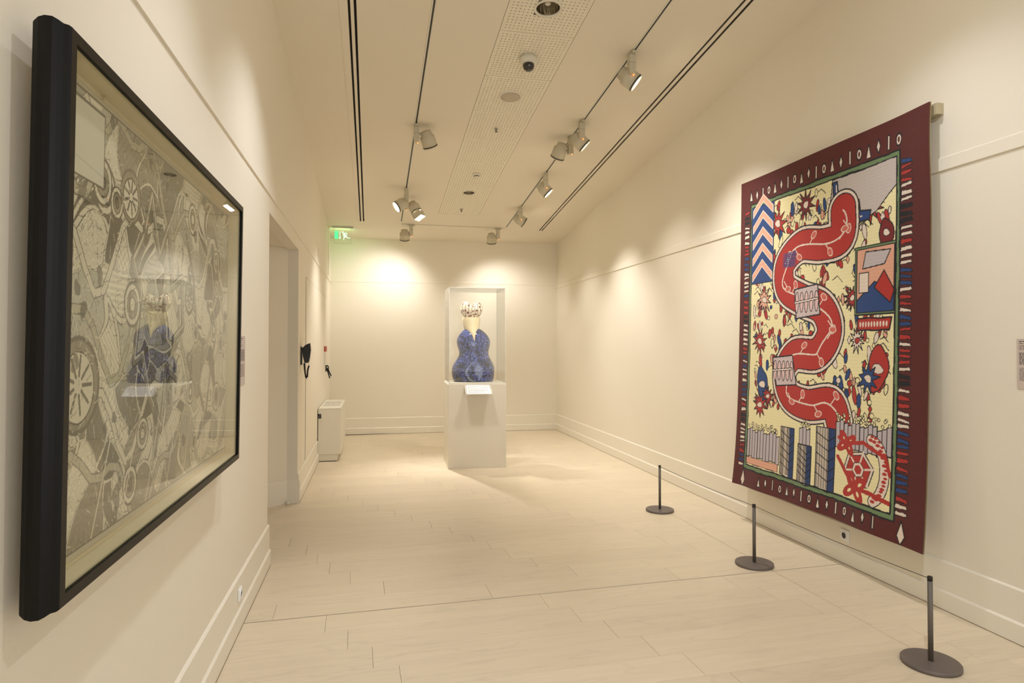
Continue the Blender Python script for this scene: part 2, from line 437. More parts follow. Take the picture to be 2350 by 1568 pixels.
def row_planks(r0, w_, joint, xa, xb, split=None):
    xs = []; x = joint
    while x > xa: x -= 1.17
    x += 1.17
    while x < xb: xs.append(x); x += 1.17
    if split: xs = [t for t in xs if abs(t - split) > .12] + [split]
    xs = sorted([t for t in xs if xa + .06 < t < xb - .06])
    e = [xa] + xs + [xb]
    for a, c in zip(e[:-1], e[1:]): plank(a, c, r0, w_)
for k in range(17):                                # below the seam, towards the camera
    r0 = SEAM_R - .004 - .2055 * (k + 1)
    if r0 < 0.2: break
    row_planks(r0, .2055, .936 + .118 * k, XA, XBD, 2.478)
above = [.66, .066, -.133, -.268, -.36, -.449]
NR = int((10.45 - SEAM_R) / .207)
for k in range(NR):
    r0 = SEAM_R + .004 + .207 * k
    j = above[k] if k < len(above) else -.449 - .135 * (k - 5)
    xa = XA
    if 4.3 < r0 < 6.0: xa = -1.93 if r0 < 5.0 else -1.75 if r0 < 5.3 else -1.5 if r0 < 5.6 else -1.1
    row_planks(r0, .207, j, xa, XBD, 2.478 if r0 < 5.1 else None)
# plain boards beyond reach of the rows (behind the camera, inside the alcove)
b = MB(); b.box(XA, XBD, YN, 0.06, -.008, 0).box(-1.93, XL - .05, 3.92, 4.28, -.008, 0)
b.build('rear_boards', M_floor, floor)
# pale edging strip along the seam
b = MB(); Ms = Matrix.Translation((-.65, SEAM_R, 0)) @ Matrix.Rotation(ang, 4, 'Z')
b.box(-.02, 3.67, .0022, .0042 + .005, -.004, .0009, Ms); b.build('seam_strip', M_alu, floor)
MB().box(-.02, 3.67, -.0036, .0022, -.0079, -.003, Ms).build('seam_line', M_joint, floor)  # dark joint line along the floor seam

# flush service hatch in the left wall
b = MB(); b.box(XL - .002, XL + .0045, 6.67, 9.44, .275, 2.11)
hatch = struct(b.build('door_1', M_wall, bevel=.0015)); 
b = MB(); b.box(XL - .001, XL + .0015, 6.662, 6.670, .272, 2.112).box(XL - .001, XL + .003, 9.44, 9.452, .272, 2.112).box(XL - .001, XL + .0015, 6.66, 9.45, 2.11, 2.114)
b.build('gap', M_black, hatch)
struct(MB().box(XL - .001, XL + .0015, 6.11, 6.116, 2.40, 2.47).build('trim_4', M_joint))

# ------------------------------------------------------------------ CERAMIC SCULPTURE AREA
PA = atan2(7.251 - 7.276, 1.521 - .842)
ped = thing('pedestal', 'tall square white display plinth standing alone in front of the back wall', 'pedestal', (.842, 7.276, 0), PA)
PW, PD, PH = .680, .66, .972
M_ped = mat('pedestal_paint', (226, 218, 200), 0.36)
MB().box(0, PW, 0, PD, 0, PH).build('plinth_body', M_ped, ped, bevel=.003)
vit = thing('vitrine', 'clear acrylic display cover over the blue ceramic on the plinth', 'display case', (.842, 7.276, PH), PA)
VH, T = 1.125, .006
def slabs(nm, x0, x1, y0, y1, z0, z1, m): return MB().box(x0, x1, y0, y1, z0, z1).build(nm, m, vit)
slabs('base_tray', .006, PW - .006, .006, PD - .006, .0, .014, M_white)
g0, g1 = .012, PW - .008; d0, d1 = .010, PD - .01
for nm, bx in (('pane', (g0, g1, d0, d0 + T)), ('pane', (g0, g1, d1 - T, d1)), ('pane', (g0, g0 + T, d0 + T, d1 - T)), ('pane', (g1 - T, g1, d0 + T, d1 - T))):
    slabs(nm, bx[0], bx[1], bx[2], bx[3], .0145, VH - T - .0005, M_acryl)
slabs('top_pane', g0, g1, d0, d1, VH - T, VH, M_acryl)
b = MB(); e = .005
for (x, y) in ((g0, d0), (g1 - e, d0), (g0, d1 - e), (g1 - e, d1 - e)): b.box(x - .0008, x + e + .0008, y - .0008, y + e + .0008, .014, VH + .0008)
for (z) in (.012, VH - e):
    b.box(g0, g1, d0 - .001, d0 + e, z, z + e); b.box(g0, g1, d1 - e, d1 + .001, z, z + e)
    b.box(g0 - .001, g0 + e, d0, d1, z, z + e); b.box(g1 - e, g1 + .001, d0, d1, z, z + e)
b.build('polished_edge', M_acryl_edge, vit)

# glazed ceramic: a generic gourd-shaped vessel, blue body, pale collar, spotted lobed stopper
def blue_glaze():
    m = bpy.data.materials.new('blue_glaze'); m.use_nodes = True; nt = m.node_tree; b = nt.nodes['Principled BSDF']; L = nt.links.new
    tc = nt.nodes.new('ShaderNodeTexCoord')
    n0 = nt.nodes.new('ShaderNodeTexNoise'); n0.inputs['Scale'].default_value = 9; n0.inputs['Detail'].default_value = 2; L(tc.outputs['Object'], n0.inputs['Vector'])
    mixv = nt.nodes.new('ShaderNodeMix'); mixv.data_type = 'VECTOR'; mixv.inputs[0].default_value = .12
    L(tc.outputs['Object'], mixv.inputs[4]); L(n0.outputs['Color'], mixv.inputs[5])
    v = nt.nodes.new('ShaderNodeTexVoronoi'); v.feature = 'DISTANCE_TO_EDGE'; v.inputs['Scale'].default_value = 32; L(mixv.outputs[1], v.inputs['Vector'])
    r = nt.nodes.new('ShaderNodeValToRGB'); r.color_ramp.elements[0].position = .07; r.color_ramp.elements[0].color = lin((22, 24, 44)); r.color_ramp.elements[1].position = .12; r.color_ramp.elements[1].color = lin((76, 88, 156))
    L(v.outputs['Distance'], r.inputs[0])
    n = nt.nodes.new('ShaderNodeTexNoise'); n.inputs['Scale'].default_value = 7; n.inputs['Detail'].default_value = 5; L(tc.outputs['Object'], n.inputs['Vector'])
    r2 = nt.nodes.new('ShaderNodeValToRGB'); r2.color_ramp.elements[0].position = .40; r2.color_ramp.elements[0].color = (0, 0, 0, 1); r2.color_ramp.elements[1].position = .47; r2.color_ramp.elements[1].color = (1, 1, 1, 1)
    L(n.outputs['Fac'], r2.inputs[0])
    mc = nt.nodes.new('ShaderNodeMix'); mc.data_type = 'RGBA'; L(r2.outputs[0], mc.inputs[0]); mc.inputs[6].default_value = lin((28, 30, 44)); L(r.outputs[0], mc.inputs[7])
    L(mc.outputs[2], b.inputs['Base Color'])
    b.inputs['Roughness'].default_value = .12; b.inputs['Coat Weight'].default_value = 1.0; b.inputs['Coat Roughness'].default_value = .05
    bp = nt.nodes.new('ShaderNodeBump'); bp.inputs['Strength'].default_value = .35; bp.inputs['Distance'].default_value = .004; L(n.outputs['Fac'], bp.inputs['Height']); L(bp.outputs[0], b.inputs['Normal']); L(bp.outputs[0], b.inputs['Coat Normal'])
    return m
def spot_glaze():
    m = bpy.data.materials.new('spotted_glaze'); m.use_nodes = True; nt = m.node_tree; b = nt.nodes['Principled BSDF']; L = nt.links.new
    tc = nt.nodes.new('ShaderNodeTexCoord')
    wv = nt.nodes.new('ShaderNodeTexWave'); wv.inputs['Scale'].default_value = 9; wv.inputs['Distortion'].default_value = 4; wv.inputs['Detail'].default_value = 1; wv.bands_direction = 'X'
    L(tc.outputs['Object'], wv.inputs['Vector'])
    r = nt.nodes.new('ShaderNodeValToRGB'); r.color_ramp.elements[0].position = .02; r.color_ramp.elements[0].color = lin((96, 62, 46)); r.color_ramp.elements[1].position = .10; r.color_ramp.elements[1].color = lin((240, 226, 200))
    L(wv.outputs['Fac'], r.inputs[0])
    v = nt.nodes.new('ShaderNodeTexVoronoi'); v.inputs['Scale'].default_value = 26; v.inputs['Randomness'].default_value = .9; L(tc.outputs['Object'], v.inputs['Vector'])
    r2 = nt.nodes.new('ShaderNodeValToRGB'); r2.color_ramp.elements[0].position = .34; r2.color_ramp.elements[0].color = (1, 1, 1, 1); r2.color_ramp.elements[1].position = .38; r2.color_ramp.elements[1].color = (0, 0, 0, 1)
    L(v.outputs['Distance'], r2.inputs[0])
    mc = nt.nodes.new('ShaderNodeMix'); mc.data_type = 'RGBA'; L(r2.outputs[0], mc.inputs[0]); L(r.outputs[0], mc.inputs[6]); mc.inputs[7].default_value = lin((120, 42, 24))
    L(mc.outputs[2], b.inputs['Base Color']); b.inputs['Roughness'].default_value = .2; b.inputs['Coat Weight'].default_value = .8
    return m
M_blue, M_spot = blue_glaze(), spot_glaze()
M_cg = mat('cream_glaze', (232, 214, 172), .25, noise_amt=.08, noise_scale=12, coat=.8)

scu = thing('ceramic_vessel', 'glossy blue glazed gourd-shaped ceramic with a spotted cream top inside the clear cover', 'sculpture', (1.186, 7.60, PH + .0145))
def loft(rings, n=64, close_top=True, cut=None):
    """rings: (z, cx, rx, ry, lobes, depth) ; lobes modulate radius"""
    b = MB(); vs_ = []; fs = []
    for (z, cx, rx, ry, lob) in rings:
        for k in range(n):
            a = 2 * pi * k / n
            m_ = 1 - lob * max(0, cos(a + pi / 2)) ** 8
            vs_.append((cx + rx * cos(a) * m_, ry * sin(a) * m_, z))
    for i in range(len(rings) - 1):
        for k in range(n):
            a = i * n + k; c = i * n + (k + 1) % n
            fs.append((a, c, c + n, a + n))
    b.add(vs_, fs, True)
    b.f.append(list(range(n))[::-1]); b.sm.append(False)
    b.f.append([len(vs_) - n + k for k in range(n)]); b.sm.append(True)
    return b
def smooth_rings(keys, m_=6):
    out = []
    for i in range(len(keys) - 1):
        p0 = keys[max(i - 1, 0)]; p1 = keys[i]; p2 = keys[i + 1]; p3 = keys[min(i + 2, len(keys) - 1)]
        for t in range(m_):
            t = t / m_
            out.append(tuple(.5 * ((2 * b_) + (-a_ + c_) * t + (2 * a_ - 5 * b_ + 4 * c_ - d_) * t * t + (-a_ + 3 * b_ - 3 * c_ + d_) * t ** 3) for a_, b_, c_, d_ in zip(p0, p1, p2, p3)))
    out.append(keys[-1]); return out
body_keys = [(0, 0, .236, .195, .06), (.02, 0, .247, .205, .12), (.09, -.003, .260, .215, .22), (.17, -.002, .258, .205, .20), (.24, 0, .228, .178, .08),
             (.30, .004, .192, .152, .0), (.345, .006, .180, .145, .0), (.40, .004, .190, .155, .02), (.46, .002, .204, .160, .05), (.51, 0, .200, .152, .04), (.56, -.004, .176, .135, .0), (.60, -.008, .140, .115, .0),
             (.63, -.012, .104, .095, .0), (.64, -.014, .085, .085, 0)]
loft(smooth_rings(body_keys)).build('blue_body', M_blue, scu)
col_keys = [(.49, -.012, .010, .160, 0), (.53, -.014, .034, .152, 0), (.575, -.018, .060, .140, 0), (.62, -.022, .083, .122, 0), (.67, -.024, .098, .108, 0), (.72, -.026, .106, .106, 0), (.755, -.026, .110, .104, 0), (.775, -.026, .104, .100, 0)]
loft(smooth_rings(col_keys)).build('pale_collar', M_cg, scu)
# lobed stopper built as one surface
b = MB(); n, mrows = 56, 26; vs_ = []; fs = []
for i in range(mrows + 1):
    ph = -pi / 2 + pi * i / mrows
    for k in range(n):
        a = 2 * pi * k / n
        cp = max(0.0, cos(ph)) ** .62; x = .138 * cp * cos(a); y = .116 * cp * sin(a); z = .105 * sin(ph)
        if z > 0: z *= 1 - .42 * math.exp(-(x / .045) ** 2)
        if z > 0: x *= 1.0; z += .02 * (1 - math.exp(-(x / .05) ** 2)) * (z / .105)
        if z < 0: x *= 1 - .22 * (-z / .105); y *= 1 - .2 * (-z / .105)
        vs_.append((x - .024, y, z + .860))
for i in range(mrows):
    for k in range(n):
        a = i * n + k; c = i * n + (k + 1) % n; fs.append((a, c, c + n, a + n))
b.add(vs_, fs, True); b.build('spotted_stopper', M_spot, scu)

# sloping acrylic label holder on the plinth front
lab = thing('label_holder', 'bent clear holder with white text card at the top front of the plinth', 'label', (.842, 7.276, 0), PA)
M_f = Matrix.Translation((.0, 0, 0))
b = MB()
b.add([(.208, -.012, .962), (.476, -.012, .962), (.476, -.135, .872), (.208, -.135, .872), (.208, -.012, .959), (.476, -.012, .959), (.476, -.135, .869), (.208, -.135, .869)],
      [(0, 1, 2, 3), (4, 7, 6, 5), (0, 4, 5, 1), (1, 5, 6, 2), (2, 6, 7, 3), (3, 7, 4, 0)])
b.build('card', M_paperw, lab)
b = MB()
b.add([(.190, -.004, .958), (.494, -.004, .958), (.494, -.142, .864), (.190, -.142, .864), (.190, -.004, .954), (.494, -.004, .954), (.494, -.142, .860), (.190, -.142, .860)],
      [(0, 1, 2, 3), (4, 7, 6, 5), (0, 4, 5, 1), (1, 5, 6, 2), (2, 6, 7, 3), (3, 7, 4, 0)])
b.box(.19, .494, -.142, -.138, .860, .872); b.box(.19, .494, -.004, -.0005, .86, .958)
b.build('holder', M_acryl_edge, lab)
b = MB()
for i in range(9):
    t = .10 + i * .095; xw = .225
    random.seed(i + 3)
    while xw < .45:
        wd = random.uniform(.012, .03)
        if xw + wd > .458: break
        y_ = -.012 - .123 * t; z_ = .962 - .090 * t
        b.add([(xw, y_, z_ + .0006), (xw + wd, y_, z_ + .0006), (xw + wd, y_ - .0035, z_ - .0020), (xw, y_ - .0035, z_ - .0020)], [(0, 1, 2, 3)])
        xw += wd + .006
tag(b.build('text_lines', M_ink, lab), None, None, kind='stuff')

# ------------------------------------------------------------------ raster helpers for woven / printed designs
class Ras:
    def __init__(s, W, H, bg, asp):
        s.W, s.H = W, H; s.a = np.empty((H, W, 3), np.float32); s.a[:] = lin(bg)[:3]
        u = (np.arange(W) + .5) / W * asp; v = (np.arange(H) + .5) / H
        s.U, s.V = np.meshgrid(u, v)           # units of the design's height
    def win(s, x0, x1, y0, y1):
        asp = s.U[0, -1] + s.U[0, 0]
        i0 = max(0, int(x0 / asp * s.W) - 1); i1 = min(s.W, int(x1 / asp * s.W) + 2)
        j0 = max(0, int(y0 * s.H) - 1); j1 = min(s.H, int(y1 * s.H) + 2)
        return (slice(j0, max(j0, j1)), slice(i0, max(i0, i1)))
    def put(s, sl, mask, c, a=1.0):
        r = s.a[sl]; c = np.array(lin(c)[:3], np.float32)
        r[mask] = r[mask] * (1 - a) + c * a
    def poly(s, P, c, a=1.0, line=None, lw=.003):
        xs = [p[0] for p in P]; ys = [p[1] for p in P]; sl = s.win(min(xs), max(xs), min(ys), max(ys))
        U, V = s.U[sl], s.V[sl]; m = np.zeros(U.shape, bool)
        if U.size and c is not None:
            n = len(P)
            for i in range(n):
                x0, y0 = P[i]; x1, y1 = P[(i + 1) % n]
                if y0 == y1: continue
                cnd = ((y0 > V) != (y1 > V)) & (U < (x1 - x0) * (V - y0) / (y1 - y0) + x0); m ^= cnd
            s.put(sl, m, c, a)
        if line is not None:
            for i in range(len(P)): s.line(P[i], P[(i + 1) % len(P)], line, lw)
    def line(s, p, q, c, lw=.003, a=1.0):
        sl = s.win(min(p[0], q[0]) - lw, max(p[0], q[0]) + lw, min(p[1], q[1]) - lw, max(p[1], q[1]) + lw)
        U, V = s.U[sl], s.V[sl]
        if not U.size: return
        dx, dy = q[0] - p[0], q[1] - p[1]; L2 = dx * dx + dy * dy + 1e-12
        t = np.clip(((U - p[0]) * dx + (V - p[1]) * dy) / L2, 0, 1)
        d = np.hypot(U - p[0] - t * dx, V - p[1] - t * dy); s.put(sl, d < lw / 2, c, a)
    def pline(s, P, c, lw=.003, a=1.0, close=False):
        for i in range(len(P) - 1): s.line(P[i], P[i + 1], c, lw, a)
        if close: s.line(P[-1], P[0], c, lw, a)
    def ell(s, x, y, rx, ry, c, rot=0, line=None, lw=.003, a=1.0):
        R = max(rx, ry) + lw; sl = s.win(x - R, x + R, y - R, y + R); U, V = s.U[sl] - x, s.V[sl] - y
        if not U.size: return
        cu = U * cos(rot) + V * sin(rot); cv = -U * sin(rot) + V * cos(rot); d = np.sqrt((cu / rx) ** 2 + (cv / ry) ** 2)
        if c is not None: s.put(sl, d < 1, c, a)
        if line is not None: s.put(sl, np.abs(d - 1) < lw / 2 / min(rx, ry), line)
def wob(P, amp, step=.02, seed=0, close=True):
    """resample a polyline and wobble it so edges look hand drawn"""
    rnd = random.Random(seed); out = []; n = len(P) if close else len(P) - 1
    for i in range(n):
        a, b_ = P[i], P[(i + 1) % len(P)]; L_ = math.hypot(b_[0] - a[0], b_[1] - a[1]); k = max(1, int(L_ / step))
        for j in range(k):
            t = j / k; out.append((a[0] + (b_[0] - a[0]) * t + rnd.uniform(-amp, amp), a[1] + (b_[1] - a[1]) * t + rnd.uniform(-amp, amp)))
    if not close: out.append(P[-1])
    return out
def blob(x, y, rx, ry, seed=0, amp=.12, n=40, rot=0):
    rnd = random.Random(seed); ph = [rnd.uniform(0, 6.28) for _ in range(4)]; out = []
    for k in range(n):
        t = 2 * pi * k / n; r = 1 + amp * (sin(2 * t + ph[0]) * .6 + sin(3 * t + ph[1]) * .4 + sin(5 * t + ph[2]) * .2)
        a, b_ = rx * r * cos(t), ry * r * sin(t); out.append((x + a * cos(rot) - b_ * sin(rot), y + a * sin(rot) + b_ * cos(rot)))
    return out
def grid_obj(name, ras, posf, m, parent, flip=False):
    W, H = ras.W, ras.H
    uu = np.linspace(0, 1, W); vv = np.linspace(0, 1, H); U, V = np.meshgrid(uu, vv)
    P = posf(U, V).reshape(-1, 3).astype(np.float32)
    idx = np.arange(W * H).reshape(H, W)
    q = np.stack([idx[:-1, :-1], idx[:-1, 1:], idx[1:, 1:], idx[1:, :-1]], -1).reshape(-1, 4)
    if flip: q = q[:, ::-1]
    me = bpy.data.meshes.new(name)
    me.vertices.add(W * H); me.vertices.foreach_set('co', P.ravel())
    me.loops.add(q.size); me.loops.foreach_set('vertex_index', np.ascontiguousarray(q, np.int32).ravel())
    me.polygons.add(len(q)); me.polygons.foreach_set('loop_start', np.arange(0, q.size, 4, dtype=np.int32))
    me.polygons.foreach_set('loop_total', np.full(len(q), 4, np.int32))
    me.update(calc_edges=True); me.shade_smooth()
    at = me.attributes.new('design', 'FLOAT_COLOR', 'POINT')
    c = np.ones((W * H, 4), np.float32); c[:, :3] = ras.a.reshape(-1, 3); at.data.foreach_set('color', c.ravel())
    me.materials.append(m)
    o = bpy.data.objects.new(name, me); COL.objects.link(o); o.parent = parent
    return o

# ------------------------------------------------------------------ WALL HANGING (generic stand-in design)
def hanging_design():
    A = 1.826 / 2.45
    R = Ras(580, 780, (88, 26, 20), A)
    RED, DRED, BLU, GRY, CRM, BLK, GRN, PNK, WHT = (178, 46, 36), (120, 28, 26), (34, 66, 122), (196, 184, 184), (240, 228, 176), (18, 16, 20), (112, 136, 92), (226, 168, 140), (232, 214, 196)
    fx0, fx1, fy0, fy1 = .085 * A, .872 * A, .062, .905
    fld = [(fx0, fy0 + .01), (fx1, fy0), (fx1, fy1), (fx0, fy1)]
    R.poly(wob([(fx0 - .012, fy0 - .004), (fx1 + .012, fy0 - .014), (fx1 + .010, fy1 + .014), (fx0 - .008, fy1 + .012)], .0015, seed=1), GRN, line=BLK, lw=.005)
    R.poly(wob(fld, .0015, seed=2), CRM, line=BLK, lw=.004)
    rnd = random.Random(11)
    # side bars
    for (xa, xb, cs) in ((.030 * A, .068 * A, (BLU, RED, WHT, BLK, RED, BLU, WHT)), (.888 * A, .935 * A, (RED, BLU, RED, BLU, WHT, RED, BLK, RED))):
        y = .065; k = 0
        while y < .895:
            h = rnd.uniform(.010, .017); sk = rnd.uniform(-.004, .004)
            c = cs[(k // 3) % len(cs)] if rnd.random() < .75 else WHT
            R.poly(wob([(xa, y), (xb, y + sk), (xb - .004, y + h * .55 + sk), (xa + .002, y + h * .7)], .0007, .008, seed=k), c, line=BLK, lw=.002)
            y += h + .002; k += 1
    # ornament rows in the top and bottom borders: plain pale wedges, rings and lozenges
    def row(x0, x1, y, n, s, tilt=0):
        for i in range(n):
            x = x0 + (x1 - x0) * (i + .5) / n; k = i % 4; yy = y + rnd.uniform(-.003, .003)
            if k == 0: P = [(x - s * .45, yy - s), (x, yy + s), (x + s * .45, yy - s)]
            elif k == 1: P = [(x - s * .35, yy), (x, yy + s), (x + s * .35, yy), (x, yy - s)]
            elif k == 2: P = [(x - s * .18, yy - s), (x - s * .18, yy + s), (x + s * .18, yy + s), (x + s * .18, yy - s)]
            else:
                R.ell(x, yy, s * .45, s * .8, WHT, line=BLK, lw=.003); R.ell(x, yy, s * .18, s * .42, (88, 26, 20)); continue
            R.poly(P, WHT, line=BLK, lw=.003)
    row(.055 * A, .90 * A, .945, 20, .018); row(.17 * A, .83 * A, .030, 15, .016)
    R.poly([(.055 * A, .02), (.07 * A, .055), (.085 * A, .02), (.07 * A, .0)], WHT, line=BLK); R.poly([(.90 * A, .02), (.915 * A, .055), (.93 * A, .02), (.915 * A, .0)], WHT, line=BLK)
    # scattered small filler marks on the pale field
    for i in range(620):
        x = rnd.uniform(fx0 + .02, fx1 - .02); y = rnd.uniform(.27, fy1 - .02); k = rnd.randrange(6); c = rnd.choice([RED, RED, RED, WHT, BLU, CRM, PNK]); r = rnd.uniform(.005, .009)
        if k < 3: R.poly(blob(x, y, r * .9, r * rnd.uniform(1.6, 2.8), i, .1, 16, rnd.uniform(-.4, .4)), c, line=BLK, lw=.0022)
        elif k == 3: R.poly([(x - r, y), (x, y + r * 1.6), (x + r, y), (x, y - r * 1.6)], c, line=BLK, lw=.002)
        elif k == 4: R.ell(x, y, r * 1.1, r * 1.1, c, line=BLK, lw=.002)
        else: R.pline(wob([(x - r * 2, y), (x, y + r), (x + r * 2, y - r)], .001, .006, i, False), BLK, .0025)
    # larger abstract shards in red, white and blue
    for i, (x, y, s, c) in enumerate(((.20, .83, .045, RED), (.33, .86, .04, DRED), (.17, .72, .04, RED), (.26, .68, .035, RED), (.57, .80, .04, RED), (.62, .73, .035, DRED), (.14, .60, .04, PNK), (.12, .47, .04, RED),
                                  (.14, .335, .05, BLU), (.17, .30, .03, RED), (.53, .47, .03, WHT), (.60, .40, .055, RED), (.57, .375, .04, BLU), (.13, .27, .04, RED), (.35, .30, .04, RED), (.51, .58, .03, RED))):
        P = []
        nn = 9 + i % 4
        for k in range(nn * 2):
            t = pi * k / nn + i; r = s * (1.0 if k % 2 == 0 else .45) * rnd.uniform(.8, 1.1); P.append((x + r * cos(t), y + r * sin(t) * 1.15))
        if i % 3 == 2: P = blob(x, y, s, s * .6, i, .2, 30, i)
        R.poly(P, c, line=BLK, lw=.003)
        R.poly(blob(x, y, s * .3, s * .25, i + 5, .2, 16), WHT if c != WHT else RED, line=BLK, lw=.002)
    # top-left panel: blue and pink chevrons
    x0, x1, y0, y1 = fx0, fx0 + .118, .655, fy1
    R.poly([(x0, y0), (x1, y0), (x1, y1), (x0, y1)], BLU, line=BLK, lw=.003)
    for k in range(5):
        yy = y0 + .008 + k * .052
        R.poly([(x0 + .006, yy), (x0 + .059, yy + .045), (x1 - .006, yy), (x1 - .006, yy + .022), (x0 + .059, yy + .067), (x0 + .006, yy + .022)], PNK, line=WHT, lw=.003)
    # top-right: pale grey quarter shape with stepped blue shards
    xr = fx1
    P = [(xr, fy1), (xr - .225, fy1 - .004)] + [(xr - .225 + .225 * sin(t * pi / 2 / 14) * 1.0, .80 - .015 - .07 * sin(t * pi / 14) + .0 * t) for t in range(0, 15)]
    P = [(xr, fy1), (xr - .215, fy1 - .002), (xr - .222, .82), (xr - .19, .775), (xr - .13, .765), (xr - .06, .79), (xr, .84)]
    R.poly(wob(P, .0015, seed=5), (198, 186, 178), line=BLK, lw=.003)
    R.poly([(xr - .212, .895), (xr - .196, .895), (xr - .19, .84), (xr - .165, .845), (xr - .16, .82), (xr - .12, .83), (xr - .115, .80), (xr - .08, .795), (xr - .085, .772), (xr - .205, .772)], BLU, line=BLK, lw=.004)
    R.pline([(xr - .2, .885), (xr - .195, .82), (xr - .17, .80), (xr - .15, .79), (xr - .11, .785)], WHT, .004)
    # a broad red ribbon winding down the field, edged in white and black, with pale veining
    key = [(.475, .815), (.470, .745), (.400, .735), (.310, .745), (.240, .700), (.245, .630), (.320, .590), (.400, .560), (.430, .495), (.385, .435), (.290, .430), (.245, .375), (.270, .310), (.350, .290), (.440, .300), (.470, .250)]
    path = []
    for i in range(len(key) - 1):
        p0, p1, p2, p3 = key[max(i - 1, 0)], key[i], key[i + 1], key[min(i + 2, len(key) - 1)]
        for t in range(7):
            t /= 7; path.append(tuple(.5 * (2 * b_ + (c_ - a_) * t + (2 * a_ - 5 * b_ + 4 * c_ - d_) * t * t + (-a_ + 3 * b_ - 3 * c_ + d_) * t ** 3) for a_, b_, c_, d_ in zip(p0, p1, p2, p3)))
    for c, lw in ((BLK, .112), (WHT, .104), (BLK, .090), (RED, .084)): R.pline(path, c, lw)
    R.pline([(x + .012 * sin(i * .5), y) for i, (x, y) in enumerate(path)], WHT, .0045)
    for i in range(3, len(path) - 3, 5):
        x, y = path[i]; sg = 1 if (i // 5) % 2 else -1
        R.line((x, y), (x + .018, y + sg * .022), WHT, .003); R.ell(x + .018, y + sg * .024, .008, .012, (208, 104, 90), rot=i, line=WHT, lw=.002)
    # pale banded bars laid across the ribbon
    for (xa, ya, xb, yb, w_) in ((.335, .62, .345, .535, .05), (.235, .42, .255, .335, .045)):
        R.poly([(xa - w_, ya), (xa + w_, ya + .008), (xb + w_, yb + .008), (xb - w_, yb)], (206, 188, 186), line=BLK, lw=.004)
        for i in range(5): R.poly(blob(xa - w_ + .012 + i * w_ * .42, (ya + yb) / 2 + .004, .0075, .030, i, .05, 18), (224, 190, 184), line=BLK, lw=.0025)
        R.poly([(xa - w_, (ya + yb) / 2), (xa + w_, (ya + yb) / 2 + .008), (xa + w_, (ya + yb) / 2 + .014), (xa - w_, (ya + yb) / 2 + .006)], WHT, line=BLK, lw=.002)
    for i in range(8):
        R.line((.235 + .006 * i, .69), (.245 + .006 * i, .73), BLU, .003); R.line((.23, .695 + .005 * i), (.29, .692 + .006 * i), BLU, .0025)
    # framed geometric panel at the right
    xa, xb, ya, yb = .525, fx1 - .004, .54, .70
    R.poly([(xa - .006, ya - .006), (xb + .004, ya - .006), (xb + .004, yb + .006), (xa - .006, yb + .006)], GRN, line=BLK, lw=.003)
    R.poly([(xa, ya), (xb, ya), (xb, yb), (xa, yb)], PNK, line=BLK, lw=.003)
    R.poly([(xa, ya), (xb, ya), (xb, ya + .05), (xa + .06, ya + .075), (xa, ya + .03)], BLU, line=BLK, lw=.003)
    R.poly([(xa + .03, yb - .008), (xb - .012, yb - .012), (xb - .03, yb - .045), (xa + .02, yb - .05)], GRY, line=BLK, lw=.003)
    R.poly([(xa + .06, ya + .06), (xa + .11, ya + .02), (xb, ya + .05), (xa + .09, ya + .10)], RED, line=BLK, lw=.003)
    R.poly([(xa + .008, ya + .05), (xa + .04, ya + .05), (xa + .04, ya + .10), (xa + .008, ya + .10)], WHT, line=BLK, lw=.003)
    # red lozenge bar beneath it
    R.poly(wob([(.53, .495), (.655 - .02, .495), (.64, .525), (.53, .525)], .001, seed=9), RED, line=BLK, lw=.004)
    for i in range(10): R.ell(.54 + i * .0095, .510, .003, .007, WHT)
    # pale fence of slats across the lower field
    for (xa, xb, ya_, yb_) in ((fx0 + .002, .23, .10, .185), (.32, .365, .14, .22), (.46, fx1 - .002, .19, .255)):
        n = max(3, int((xb - xa) / .014))
        for i in range(n):
            a = xa + (xb - xa) * i / n; c_ = xa + (xb - xa) * (i + 1) / n; dz = .006 * sin(i * 1.7)
            R.poly([(a, ya_ + dz * .5), (c_, ya_ + dz * .5), (c_, yb_ + dz + .004), (a, yb_ + dz)], (192, 180, 182), line=BLK, lw=.0028)
        for i in range(n * 3): R.ell(xa + rnd.uniform(0, xb - xa), yb_ + .013 + rnd.uniform(-.008, .01), .004, .004, CRM, line=BLK, lw=.0018)
    # two tall striped columns with a blue side
    for (xa, xb, xc, ya_, yb_) in ((.235, .275, .296, .075, .215), (.315, .352, .372, .07, .175), (.39, .435, .458, .07, .235)):
        R.poly([(xa, ya_), (xb, ya_ - .008), (xb, yb_), (xa, yb_)], (232, 216, 196), line=BLK, lw=.003)
        R.poly([(xb, ya_ - .008), (xc, ya_ - .004), (xc, yb_), (xb, yb_)], BLU, line=BLK, lw=.003)
        for i in range(1, 10): x = xa + (xb - xa) * i / 10; R.line((x, ya_), (x, yb_), BLK, .0022)
        for i in range(1, 4): x = xb + (xc - xb) * i / 4; R.line((x, ya_), (x, yb_), (20, 40, 80), .0025)
        for i in range(1, 6): y = ya_ + (yb_ - ya_) * i / 6; R.pline([(xa, y + .012), (xb, y - .008), (xc, y + .008)], BLK, .0028)
    # lower right: faceted red medallion, brick arc and looping red ribbon
    P = [(.545 + .055 * cos(t), .145 + .05 * sin(t)) for t in [2 * pi * k / 6 + .2 for k in range(6)]]
    R.poly(P, WHT, line=BLK, lw=.003); R.poly([(.545 + (x - .545) * .82, .145 + (y - .145) * .82) for x, y in P], RED, line=BLK, lw=.002)
    for p in P: R.line((.545, .145), p, WHT, .005)
    R.poly([(.545 + (x - .545) * .4, .145 + (y - .145) * .4) for x, y in P], WHT, line=BLK, lw=.002); R.poly([(.545 + (x - .545) * .25, .145 + (y - .145) * .25) for x, y in P], RED)
